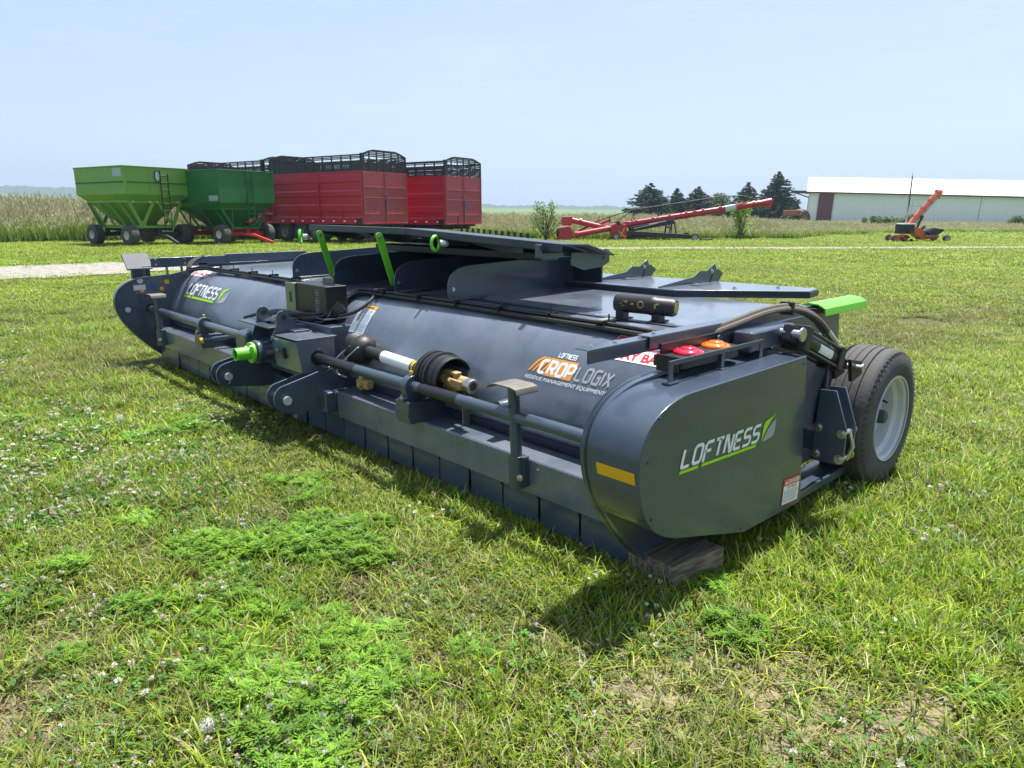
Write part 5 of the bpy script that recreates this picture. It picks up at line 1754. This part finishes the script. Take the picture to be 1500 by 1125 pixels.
for x, r_, w0 in ((1.4, .95, .45), (-1.2, .6, .3)):
    for s in (-1, 1): wheel(trc, (0, 0, 0), x, r_, s * 1.05, s, r_, w0, r_ * .5, det=False, mr='oldorange', grooves=False)
mk = MB().prism([(-.05, 0), (.12, 0), (-.12, .55), (-.26, .5)], -.03, .03)
mko = mk.build('marker_post', M['white'], None, bevel=.01, label='small tilted white marker post at the foot of the tall grass', cat='marker')
mko.location = gpos(15.3, 45.5)
pl_ = MB().bx(-.55, .35, -.2, .2, .0, .12).build('plank', M['gear'], None, bevel=.01, label='short dark plank lying in the grass beside the auger wheel', cat='plank')
pl_.location = gpos(11.7, 42.5)

# ================================================================== LEAVES, TREES, TALL GRASS
def leaf_mat(name, cols, transl=.35, rough=.6, inst=True, spec=.3, tintc=(.33, .27, .12), attr='bc'):
    """leaf colour from the mesh attribute, shifted per plant by instancer attribute 'tint' (dryness)"""
    m = bpy.data.materials.new(name)
    m.use_nodes = True
    n, l = nodes_of(m)
    p = n['Principled BSDF']
    p.inputs['Roughness'].default_value = rough
    p.inputs['Specular IOR Level'].default_value = spec
    at = n.new('ShaderNodeAttribute')
    at.attribute_name = attr
    out = at.outputs['Color']
    if inst:
        it = n.new('ShaderNodeAttribute')
        it.attribute_type = 'INSTANCER'
        it.attribute_name = 'tint'
        mx = n.new('ShaderNodeMixRGB')
        mx.inputs[2].default_value = (*tintc, 1)
        l.new(it.outputs['Fac'], mx.inputs[0])
        l.new(out, mx.inputs[1])
        br = n.new('ShaderNodeAttribute')
        br.attribute_type = 'INSTANCER'
        br.attribute_name = 'lum'
        ml = n.new('ShaderNodeMixRGB')
        ml.blend_type = 'MULTIPLY'
        ml.inputs[0].default_value = 1
        l.new(mx.outputs[0], ml.inputs[1])
        l.new(br.outputs['Fac'], ml.inputs[2])
        out = ml.outputs[0]
    l.new(out, p.inputs['Base Color'])
    tr_ = n.new('ShaderNodeBsdfTranslucent')
    l.new(out, tr_.inputs['Color'])
    ms = n.new('ShaderNodeMixShader')
    ms.inputs[0].default_value = transl
    l.new(p.outputs[0], ms.inputs[1])
    l.new(tr_.outputs[0], ms.inputs[2])
    l.new(ms.outputs[0], n['Material Output'].inputs['Surface'])
    return m


class LM:
    """leaf mesh: verts, faces and a colour per vertex"""
    def __init__(self): self.v, self.f, self.c = [], [], []

    def quad(self, pts, col):
        b = len(self.v)
        self.v += [tuple(p) for p in pts]
        self.c += [col] * len(pts)
        self.f.append(tuple(range(b, b + len(pts))))

    def blade(self, base, direc, h, w, bend, col, tipcol, segs=3, side=None):
        """curved tapering blade: starts up, bends towards direc"""
        base = Vector(base)
        d = Vector((math.cos(direc), math.sin(direc), 0))
        s = Vector((-d.y, d.x, 0)) if side is None else side
        b = len(self.v)
        ang0 = bend[0]
        p = base.copy()
        seg = h / segs
        for k in range(segs + 1):
            t = k / segs
            ww = w * (1 - t ** 1.6) * .5 * (1 if k else .8)
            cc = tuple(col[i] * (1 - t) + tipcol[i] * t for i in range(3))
            if k == segs:
                self.v.append(tuple(p)); self.c.append(cc)
            else:
                self.v += [tuple(p - s * ww), tuple(p + s * ww)]
                self.c += [cc, cc]
            a = ang0 + (bend[1] - ang0) * t
            p = p + (d * math.sin(a) + Vector((0, 0, math.cos(a)))) * seg
        for k in range(segs - 1): self.f.append((b + 2 * k, b + 2 * k + 1, b + 2 * k + 3, b + 2 * k + 2))
        self.f.append((b + 2 * segs - 2, b + 2 * segs - 1, b + 2 * segs))
        return p

    def mesh(self, name, m):
        me = bpy.data.meshes.new(name)
        me.from_pydata(self.v, [], self.f)
        a = me.attributes.new('bc', 'FLOAT_COLOR', 'POINT')
        arr = np.ones((len(self.v), 4), dtype=np.float32)
        arr[:, :3] = np.array(self.c, dtype=np.float32)
        a.data.foreach_set('color', arr.ravel())
        me.materials.append(m)
        me.polygons.foreach_set('use_smooth', [True] * len(me.polygons))
        return me


U = random.uniform
MG = leaf_mat('grass_blades', None, .42, .46, spec=.32, tintc=(.30, .25, .12))
MW = leaf_mat('weed_leaves', None, .34, .6, tintc=(.14, .22, .04))
MT = leaf_mat('tall_grass', None, .28, .7, tintc=(.34, .31, .15))
MBUSH = leaf_mat('bush_leaves', None, .45, .6, inst=False)
MTREE = leaf_mat('tree_leaves', None, .2, .7, inst=False)


def gcol(dry=0.0):
    if random.random() < dry:
        b = U(.7, 1.15)
        return random.choice([(.44 * b, .38 * b, .20 * b), (.34 * b, .29 * b, .14 * b), (.52 * b, .47 * b, .30 * b), (.24 * b, .18 * b, .10 * b)])
    b = U(.7, 1.3)
    return random.choice([(.165 * b, .28 * b, .012 * b), (.225 * b, .335 * b, .016 * b), (.31 * b, .405 * b, .026 * b), (.085 * b, .19 * b, .014 * b), (.37 * b, .46 * b, .05 * b)])


def turf(n, r, h, w, dry, flat=0.0, segs=3, clump=5):
    L_ = LM()
    cl = [(r * math.sqrt(random.random()), U(0, 6.283)) for _ in range(max(1, n // clump))]
    for cr_, ca in cl:
        cx, cy = cr_ * math.cos(ca), cr_ * math.sin(ca)
        for _ in range(clump):
            x, y = cx + random.gauss(0, .010), cy + random.gauss(0, .010)
            c = gcol(dry)
            isdry = c[0] > c[1]
            fl = random.random() < flat or (isdry and random.random() < .55)
            b0 = U(.9, 1.5) if fl else U(0, .7)
            b1 = b0 + U(.1, .6) if fl else b0 + U(.5, 1.8)
            hh = h * U(.45, 1.25)
            k = 1.3 if not isdry else 1.1
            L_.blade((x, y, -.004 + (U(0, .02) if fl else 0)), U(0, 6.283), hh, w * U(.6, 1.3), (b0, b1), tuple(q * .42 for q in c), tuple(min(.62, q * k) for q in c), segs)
    return L_


def ragweed(r, h):
    L_ = LM()
    for _ in range(13):
        a, rr = U(0, 6.283), r * math.sqrt(random.random())
        base = Vector((rr * math.cos(a), rr * math.sin(a), 0))
        hh = h * U(.6, 1.15)
        L_.blade(base, U(0, 6), hh, .004, (0, .2), (.10, .14, .04), (.10, .2, .04), 2)
        for lv in range(4):
            z = hh * (.35 + .2 * lv)
            for q in range(3):
                da = U(0, 6.283)
                d = Vector((math.cos(da), math.sin(da), U(.05, .65))).normalized()
                ln = U(.035, .065) * (1.1 - lv * .12)
                s = d.cross(Vector((0, 0, 1))).normalized()
                c = U(.75, 1.3)
                col = random.choice([(.14 * c, .28 * c, .020 * c), (.18 * c, .33 * c, .032 * c), (.095 * c, .21 * c, .026 * c)])
                o = base + Vector((0, 0, z))
                nl = 5
                for k in range(nl):
                    t = (k + .6) / nl
                    c_ = o + d * ln * t - Vector((0, 0, .01 * t * t))
                    for sg in (-1, 1):
                        dd = (d * .65 + s * sg).normalized()
                        ll = ln * .42 * (1 - .6 * abs(t - .4)) * U(.7, 1.2)
                        nn = dd.cross(Vector((0, 0, 1))).normalized() * ll * .16
                        e = c_ + dd * ll - Vector((0, 0, U(0, .006)))
                        L_.quad([c_, c_ + dd * ll * .5 + nn, e, c_ + dd * ll * .5 - nn], col)
                tip = o + d * ln * 1.25
                nn = s * ln * .09
                L_.quad([o + d * ln * .3, o + d * ln * .8 + nn, tip, o + d * ln * .8 - nn], col)
    return L_


def clover(r, flowers=3):
    L_ = LM()
    for _ in range(44):
        a, rr = U(0, 6.283), r * math.sqrt(random.random())
        p = Vector((rr * math.cos(a), rr * math.sin(a), U(.015, .055)))
        c = U(.7, 1.25)
        col = random.choice([(.06 * c, .17 * c, .02 * c), (.085 * c, .20 * c, .03 * c), (.05 * c, .14 * c, .03 * c)])
        a0 = U(0, 6.28)
        tilt = Vector((U(-.35, .35), U(-.35, .35), 1)).normalized()
        sx = tilt.orthogonal().normalized(); sy = tilt.cross(sx)
        for k in range(3):
            aa = a0 + k * 2.094
            d = sx * math.cos(aa) + sy * math.sin(aa)
            e = sx * -math.sin(aa) + sy * math.cos(aa)
            s = U(.008, .012)
            L_.quad([p, p + d * s * .7 + e * s * .6, p + d * s * 1.25 + e * s * .35, p + d * s * 1.25 - e * s * .35, p + d * s * .7 - e * s * .6], col)
        L_.blade((p.x, p.y, 0), U(0, 6), p.z, .002, (0, .1), col, col, 1)
    for _ in range(flowers):
        a, rr = U(0, 6.283), r * math.sqrt(random.random())
        p = Vector((rr * math.cos(a), rr * math.sin(a), U(.05, .085)))
        L_.blade((p.x, p.y, 0), 0, p.z, .003, (0, .0), (.1, .18, .05), (.1, .18, .05), 1)
        col = random.choice([(.70, .67, .58), (.72, .70, .64), (.40, .24, .15), (.48, .33, .22), (.60, .52, .42)])
        s = U(.006, .0095)
        for k in range(26):
            d = Vector((random.gauss(0, 1), random.gauss(0, 1), random.gauss(.15, .8))).normalized()
            t = d.orthogonal().normalized() * s * .28
            q = d.cross(t).normalized() * s * .28
            c_ = p + d * s
            g_ = U(.8, 1.1)
            L_.quad([p + d * s * .3 - t, p + d * s * .3 + t, c_ + d * s * .25 + t * .6, c_ + d * s * .25 - t * .6], tuple(min(.7, v * g_) for v in col))
    return L_


hidden = bpy.data.collections.new('plant_sources')


def scatter(name, meshes, P, rot, scl, idx, tint, lum, **kw):
    col = bpy.data.collections.new(name + '_kinds')
    for i, me in enumerate(meshes):
        o = bpy.data.objects.new('%s_kind_%02d' % (name, i), me)
        col.objects.link(o)
    pm = bpy.data.meshes.new(name)
    pm.vertices.add(len(P))
    pm.vertices.foreach_set('co', np.asarray(P, dtype=np.float32).ravel())
    for nm, ty, key, val in (('rot', 'FLOAT_VECTOR', 'vector', rot), ('scl', 'FLOAT_VECTOR', 'vector', scl), ('idx', 'INT', 'value', idx), ('tint', 'FLOAT', 'value', tint), ('lum', 'FLOAT', 'value', lum)):
        at = pm.attributes.new(nm, ty, 'POINT')
        at.data.foreach_set(key, np.asarray(val, dtype=np.int32 if ty == 'INT' else np.float32).ravel())
    o = bpy.data.objects.new(name, pm)
    COL.objects.link(o)
    ng = bpy.data.node_groups.new(name + '_scatter', 'GeometryNodeTree')
    ng.interface.new_socket('Geometry', in_out='INPUT', socket_type='NodeSocketGeometry')
    ng.interface.new_socket('Geometry', in_out='OUTPUT', socket_type='NodeSocketGeometry')
    N = ng.nodes
    gi, go = N.new('NodeGroupInput'), N.new('NodeGroupOutput')
    ip, ci = N.new('GeometryNodeInstanceOnPoints'), N.new('GeometryNodeCollectionInfo')
    ci.inputs['Collection'].default_value = col
    ci.inputs['Separate Children'].default_value = True
    ci.inputs['Reset Children'].default_value = True
    ip.inputs['Pick Instance'].default_value = True
    def attr(nm, ty):
        a = N.new('GeometryNodeInputNamedAttribute')
        a.data_type = ty
        a.inputs['Name'].default_value = nm
        return a.outputs['Attribute']
    ng.links.new(gi.outputs[0], ip.inputs['Points'])
    ng.links.new(ci.outputs[0], ip.inputs['Instance'])
    ng.links.new(attr('idx', 'INT'), ip.inputs['Instance Index'])
    ng.links.new(attr('rot', 'FLOAT_VECTOR'), ip.inputs['Rotation'])
    ng.links.new(attr('scl', 'FLOAT_VECTOR'), ip.inputs['Scale'])
    ng.links.new(ip.outputs[0], go.inputs[0])
    md = o.modifiers.new('scatter', 'NODES')
    md.node_group = ng
    return tag(o, kind='stuff', **kw)


kinds = []
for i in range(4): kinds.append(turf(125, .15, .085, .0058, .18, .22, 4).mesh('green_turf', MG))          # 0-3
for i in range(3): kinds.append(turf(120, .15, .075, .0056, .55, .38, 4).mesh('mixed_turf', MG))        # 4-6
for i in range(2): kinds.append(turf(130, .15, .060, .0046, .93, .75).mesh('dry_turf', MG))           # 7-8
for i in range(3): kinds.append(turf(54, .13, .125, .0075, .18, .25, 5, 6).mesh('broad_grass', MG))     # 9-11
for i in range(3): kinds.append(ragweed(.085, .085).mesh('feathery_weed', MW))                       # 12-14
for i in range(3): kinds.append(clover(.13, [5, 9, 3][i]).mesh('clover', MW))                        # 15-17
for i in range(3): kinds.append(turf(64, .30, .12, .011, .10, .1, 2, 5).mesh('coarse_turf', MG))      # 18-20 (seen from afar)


def wedge(n, d0, d1, half=46, power=1.0):
    """random places ahead of the visitor between two distances, even per area"""
    d = np.sqrt(rng.uniform(d0 * d0, d1 * d1, n))
    a = np.radians(rng.uniform(-half, half, n))
    r_, f_ = d * np.sin(a), d * np.cos(a)
    return RGT.x * r_ + FWD.x * f_, RGT.y * r_ + FWD.y * f_, d


X_, Y_, D_ = [], [], []
for n, d0, d1, hf in ((5200, .8, 5.0, 62), (10500, 5.0, 12.0, 50), (13500, 12, 26, 46), (15000, 26, 56, 44), (7000, 56, 82, 42)):
    a, b, c = wedge(n, d0, d1, hf)
    X_.append(a); Y_.append(b); D_.append(c)
X, Y, D = np.concatenate(X_), np.concatenate(Y_), np.concatenate(D_)
# keep out of the machine's belly, wheels, block, and the lane
keep = ~((X > 2.52) & (X < 4.15) & (Y > 1.80) & (Y < 8.2))
keep &= ~((X > 2.36) & (X < 2.80) & (Y > 1.46) & (Y < 1.83))
keep &= ~((np.hypot(X - 4.4, Y - 1.55) < .26))
rd, rh = road_dist(X, Y), road_half(X)
keep &= (rd > rh * (.92 + .75 * (fbm(X, Y, .5, 21) - .5) + .4 * (fbm(X, Y, 2.2, 23) - .5))) | (rng.random(len(X)) < np.where(X > 24, .30, .13))
bare = fmap(BARE, X, Y)
keep &= rng.random(len(X)) > np.clip(bare * .9 - .16, 0, .62)
X, Y, D = X[keep], Y[keep], D[keep]
n = len(X)
bare, rag, clo, dry, lush = (fmap(q, X, Y) for q in (BARE, RAG, CLO, DRY, LUSH))
big = (fbm(X, Y, .9, 31) - .5) * 1.25 + .5
big2 = fbm(X, Y, .28, 41)
u = rng.random(n)
idx = rng.integers(0, 4, n)
dryp = np.clip(.33 + dry * .55 + bare * .6 + (big - .5) * 1.3 - lush * .45 - np.clip((D - 13) / 12, 0, 1) * .25, 0, 1)
v = rng.random(n)
idx = np.where(v < dryp * .75, rng.integers(4, 7, n), idx)
idx = np.where(v < dryp * .34, rng.integers(7, 9, n), idx)
brd = np.clip(.20 + lush * .5 + (big2 - .5) * .6, 0, .65)
idx = np.where((rng.random(n) < brd) & (D < 16), rng.integers(9, 12, n), idx)
idx = np.where((rng.random(n) < np.clip(rag * 2.3 * fbm(X, Y, 2.2, 91) - .30, 0, .68)) | ((rng.random(n) < .03 * (X < 2.6)) & (D < 7)), rng.integers(12, 15, n), idx)
idx = np.where((rng.random(n) < np.clip(clo * .42 - .08, 0, .4)) | ((rng.random(n) < .025 + .05 * (big2 > .55) * (X < 2.3)) & (D < 12)), rng.integers(15, 18, n), idx)
far = D > 15
idx = np.where(far, rng.integers(18, 21, n), idx)
s = rng.uniform(.75, 1.25, n)
s *= np.where(D < 5, 1.0, np.where(D < 15, 1.15, np.where(D < 26, 1.1, np.where(D < 56, 1.75, 2.6))))
s = np.where((idx >= 12) & (idx < 15), s * rng.uniform(.45, 1.15, n), s)
sz = s * np.where((D > 5) & ~far, .80, 1.0) * (1 - .35 * bare) * (.8 + .4 * fbm(X, Y, 1.1, 171)) * np.where((X > 1.9) & (X < 2.6) & (Y > 1.8) & (Y < 8.6), np.clip(.85 - .07 * (Y - 2), .42, 1), 1.0)
sz = np.where(far, s * .42, sz)
sz = np.where((idx >= 12) & (idx < 15), sz * .78, sz)
tint = np.clip((big - .46) * .8 + rng.normal(0, .07, n) + dry * .22 - lush * .3, 0, .5)
tint = np.where(far, np.clip((fbm(X, Y, .35, 55) - .5) * .9, 0, .5) * np.clip((28 - D) / 12, .0, 1), tint)
lum = rng.uniform(.8, 1.2, n) * (.68 + .72 * fbm(X, Y, .8, 133))
lum = np.where((idx >= 12) & (idx < 15), rng.uniform(.85, 1.2, n), lum)
tint = np.where((idx >= 12) & (idx < 15), tint * .3, tint)
Z = (fbm(X, Y, 1.7, 5) - .5) * .035 * np.clip(1.3 - np.hypot(X - 2, Y - 2.5) / 40, 0, 1) - .010
rot = np.zeros((n, 3)); rot[:, 2] = rng.uniform(0, 6.283, n)
rot[:, 0] = rng.normal(0, .06, n); rot[:, 1] = rng.normal(0, .06, n)
scatter('grass', kinds, np.stack([X, Y, Z], 1), rot, np.stack([s, s, sz], 1), idx, tint, lum, label='mixed turf of green blades, straw, feathery weeds and clover', cat='grass')

# dandelion clocks and pale flower heads one can count
def puff(loc, r, label, stem=.10):
    L_ = LM()
    root = empty('seed_head', loc, 0, label, 'wild flower', 'white seed heads in the near grass')
    for _ in range(160):
        d = Vector((random.gauss(0, 1), random.gauss(0, 1), random.gauss(0, 1))).normalized()
        t = d.orthogonal().normalized() * r * .22
        q = d.cross(t)
        c = Vector((0, 0, stem)) + d * r
        L_.quad([c - t, c + q * .3, c + t, c - q * .3], (.62, .62, .60))
        L_.quad([Vector((0, 0, stem)), c, c + t * .1], (.5, .5, .45))
    o = bpy.data.objects.new('fluff', L_.mesh('fluff', MTREE))
    COL.objects.link(o); o.parent = root
    MB().tube([(0, 0, 0), (.004, 0, stem * .5), (0, 0, stem)], .002, 6).build('stem', M['weedstem'], root)


M['weedstem'] = mat('weed_stem', (.16, .2, .07), .6)
for (x, y, r, z, lb) in ((1.34, 5.77, .026, .10, 'white dandelion clock left of the feathery weeds, nearer of the pair'), (1.22, 6.16, .022, .10, 'white dandelion clock, farther and left of the pair'),
                      (.585, 1.99, .022, .08, 'loose white seed head low in the front left grass'), (2.50, 3.30, .014, .11, 'small white flower head in the shade before the machine flaps'),
                      (3.28 - .95, 4.9, .014, .10, 'small white flower head halfway along the machine front')):
    puff((x, y, 0), r, lb, z)


# tall grass beyond the yard
def reed(hh, nb, green=.5, plume=True):
    L_ = LM()
    for _ in range(nb):
        a, rr = U(0, 6.283), .55 * math.sqrt(random.random())
        base = (rr * math.cos(a), rr * math.sin(a), 0)
        b = U(.7, 1.25)
        g = random.choice([(.15, .24, .03), (.20, .27, .04), (.25, .29, .07), (.11, .19, .03)])
        g = tuple(q * b for q in g)
        t = random.choice([(.24, .32, .07), (.18, .28, .05), (.32, .35, .13)])
        h = hh * U(.6, 1.08)
        tip = L_.blade(base, U(0, 6.28), h, .045, (0, U(.1, .9)), g, t if plume else g, 3)
        if plume and random.random() < .5:
            c = random.choice([(.44, .40, .24), (.52, .48, .32), (.34, .34, .16)])
            for k in range(5):
                q = tip + Vector((U(-.06, .06), U(-.06, .06), U(-.16, .12)))
                L_.quad([q, q + Vector((U(-.05, .05), U(-.05, .05), .05)), q + Vector((U(-.03, .03), U(-.03, .03), .13))], c)
        if random.random() < .6:
            L_.blade(base, U(0, 6.28), h * .55, .07, (.1, U(.9, 1.6)), g, g, 3)
    return L_


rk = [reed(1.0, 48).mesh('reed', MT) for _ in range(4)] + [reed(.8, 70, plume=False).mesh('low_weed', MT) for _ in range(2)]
# front edge of the stand of tall grass, in metres right / ahead
EDGE = [(-60, 42), (-32, 40.5), (-20, 44), (-10, 50), (-2, 49), (3, 46), (6, 45.2), (14, 46.5), (18, 47.2), (24, 55), (34, 62), (42, 62), (60, 56), (90, 60)]
TOPH = [(-60, 1.75), (-24, 1.65), (-10, 1.25), (0, .95), (8, .92), (16, .85), (22, .68), (32, .5), (45, .45), (90, .45)]
n = 15000
rr = rng.uniform(-52, 72, n)
dep = rng.random(n) ** 1.7
e = np.interp(rr, [p[0] for p in EDGE], [p[1] for p in EDGE]) + (fbm(rr, rr * 0, .35, 61) - .5) * 2.2
dd = e + dep * 26
hh = np.interp(rr, [p[0] for p in TOPH], [p[1] for p in TOPH])
ramp_ = np.clip((dd - e) / 3.0, .3, 1)
hs = hh * (.55 + .45 * ramp_) * rng.uniform(.82, 1.12, n) * (.88 + .3 * fbm(rr, dd, .3, 71))
X = RGT.x * rr + FWD.x * dd; Y = RGT.y * rr + FWD.y * dd
idx = np.where((rng.random(n) < np.where(ramp_ < .85, .85, .42)), rng.integers(4, 6, n), rng.integers(0, 4, n))
rot = np.zeros((n, 3)); rot[:, 2] = rng.uniform(0, 6.28, n); rot[:, 0] = rng.normal(0, .08, n)
tint = np.clip(np.clip((dd - e) / 14, 0, 1) * .15 + (fbm(rr, dd, .25, 81) - .52) * .5, 0, .5)
lum = rng.uniform(.75, 1.25, n) * 1.15
scatter('tall_grass', rk, np.stack([X, Y, np.zeros(n) - .02], 1), rot, np.stack([np.ones(n) * 1.25, np.ones(n) * 1.25, hs], 1), idx, tint, lum, label='tall seeding grass standing in a band behind the parked equipment', cat='tall grass')


def leafball(L_, c, rad, n, size, cols, squash=.8):
    for _ in range(n):
        d = Vector((random.gauss(0, 1), random.gauss(0, 1), random.gauss(0, 1) * squash)).normalized() * rad * U(.55, 1.0)
        p = c + Vector((d.x, d.y, d.z * squash))
        a = Vector((U(-1, 1), U(-1, 1), U(-.6, .6))).normalized() * size * U(.5, 1.1)
        b = a.cross(Vector((U(-1, 1), U(-1, 1), U(-1, 1)))).normalized() * size * U(.3, .6)
        k = U(.7, 1.25)
        col = random.choice(cols)
        L_.quad([p - a, p + b, p + a, p - b], tuple(q * k for q in col))


def conifer(loc, h, r, label, lean=0.0, top=.06):
    root = empty('evergreen_tree', loc, 0, label, 'tree', 'evergreens beside the shed')
    L_ = LM()
    cols = [(.024, .055, .026), (.032, .070, .032), (.045, .085, .035), (.018, .042, .022)]
    nl = int(h * 3.2)
    for k in range(nl):
        t = k / (nl - 1)
        z = h * (.09 + .91 * t)
        prof = (1 - t) ** .60 * (1 - .30 * math.exp(-t * 9)) + top * (1 - t)
        R_ = r * prof
        nb = max(4, int(17 * (1 - t) + 5))
        for b in range(nb):
            a = U(0, 6.283)
            ln = R_ * U(.6, 1.14)
            d = Vector((math.cos(a), math.sin(a), 0))
            for s_ in range(max(2, int(ln / .33))):
                q = (s_ + U(.3, 1)) / max(2, int(ln / .33))
                c = Vector((lean * t, 0, z)) + d * ln * q + Vector((0, 0, -ln * .22 * q + ln * .16 * q * q + U(-.12, .12)))
                for _ in range(6):
                    o_ = Vector((U(-.2, .2), U(-.2, .2), U(-.16, .12)))
                    w = (d + Vector((U(-.7, .7), U(-.7, .7), U(-.5, .25)))).normalized() * U(.2, .42)
                    u_ = w.cross(Vector((U(-1, 1), U(-1, 1), U(-1, 1)))).normalized() * U(.05, .12)
                    kk = U(.75, 1.3)
                    col = random.choice(cols)
                    L_.quad([c + o_ - w, c + o_ + u_, c + o_ + w, c + o_ - u_], tuple(v * kk for v in col))
    o = bpy.data.objects.new('crown', L_.mesh('crown', MTREE))
    COL.objects.link(o); o.parent = root
    MB().cyl((0, 0, -.2), (lean * .8, 0, h * .9), .2 * h / 8, .04, n=10).build('trunk', M['bark'], root)


M['bark'] = mat('bark', (.09, .07, .055), .9, var=.3)
for (px_, yt, hw, lb) in ((951, 271, 24, 'broad dark evergreen at the left end of the evergreen row'), (990, 279, 13, 'small narrow evergreen, second from the left in the row'), (1021, 276, 17, 'medium evergreen in the middle of the row beyond the auger tube'),
                      (1092, 270, 16, 'slim pointed evergreen just left of the tallest one'), (1136, 255, 20, 'tallest dark evergreen at the right end of the row')):
    Dd = 136 + U(-3, 3)
    kx = Dd / 1035
    conifer(gpos((px_ - 750) * kx, Dd), 1.6 + (312 - yt) * kx, hw * kx * 1.9, lb, U(-.2, .2))


def shrub(name, loc, h, r, cols, label, group, nball=26, size=.16, nper=110, stems=7, cat='bush'):
    root = empty(name, loc, 0, label, cat, group)
    L_ = LM()
    st_ = MB()
    for k in range(nball):
        a = U(0, 6.283)
        z = h * U(.12, .97)
        rr_ = r * math.sqrt(random.random()) * (1.05 - .75 * abs(z / h - .38))
        c = Vector((rr_ * math.cos(a), rr_ * math.sin(a), z))
        leafball(L_, c, r * U(.16, .34), nper, size, cols, 1.2)
        if k < stems: st_.tube([(U(-.1, .1), U(-.1, .1), 0), (c.x * .5, c.y * .5, c.z * .55), tuple(c)], .012 * h, 5, 1)
    o = bpy.data.objects.new('foliage', L_.mesh('foliage', MBUSH))
    COL.objects.link(o); o.parent = root
    st_.build('stems', M['bark'], root)


shrub('willow_bush', gpos(2.05, 43.6), 2.15, 1.0, [(.20, .32, .09), (.26, .36, .13), (.16, .25, .06)], 'pale green willowy bush at the left end of the red auger', 'bushes at the tall grass edge', 44, .085, 30, 18)
shrub('young_bush', gpos(14.6, 45.0), 2.15, .95, [(.24, .36, .05), (.30, .42, .08), (.18, .28, .04)], 'bright yellow green bush under the auger spout', 'bushes at the tall grass edge', 42, .085, 30, 18)
shrub('broadleaf_tree', gpos(40.5, 140), 4.6, 3.4, [(.10, .16, .055), (.13, .20, .07), (.08, .13, .045)], 'rounded lighter green tree between the evergreens', None, 40, .3, 150, 6, 'tree')
for k, (r_, d_, h_) in enumerate(((34, 66, .9), (37.5, 68, 1.0), (58, 70, 1.2), (64, 68, 1.4), (52, 72, .9), (-26, 46, 1.7))):
    shrub('weed_clump', gpos(r_, d_), h_ * 1.15, 1.5, [(.08, .14, .04), (.11, .18, .05), (.14, .19, .07)],
          ['dark weed clump left of the shed door', 'dark weed clump right of the shed door', 'weedy bush right of the conveyor', 'largest weedy bush along the shed foot, far right', 'low weed clump behind the conveyor', 'green weed clump left of the light green wagon'][k], None, 22, .16, 70, 4)

# ================================================================== HAZE
hz = MB().bx(-4300, 4300, -4300, 4300, -3.0, 160).build('haze', None, None)
hm = bpy.data.materials.new('haze_air')
hm.use_nodes = True
hn, hl_ = nodes_of(hm)
hn.remove(hn['Principled BSDF'])
pv = hn.new('ShaderNodeVolumePrincipled')
pv.inputs['Color'].default_value = (.52, .66, .84, 1)
pv.inputs['Density'].default_value = .00036
pv.inputs['Anisotropy'].default_value = .2
hl_.new(pv.outputs[0], hn['Material Output'].inputs['Volume'])
hz.data.materials.append(hm)
tag(hz, 'thin summer haze over the farm yard', 'haze', kind='stuff')
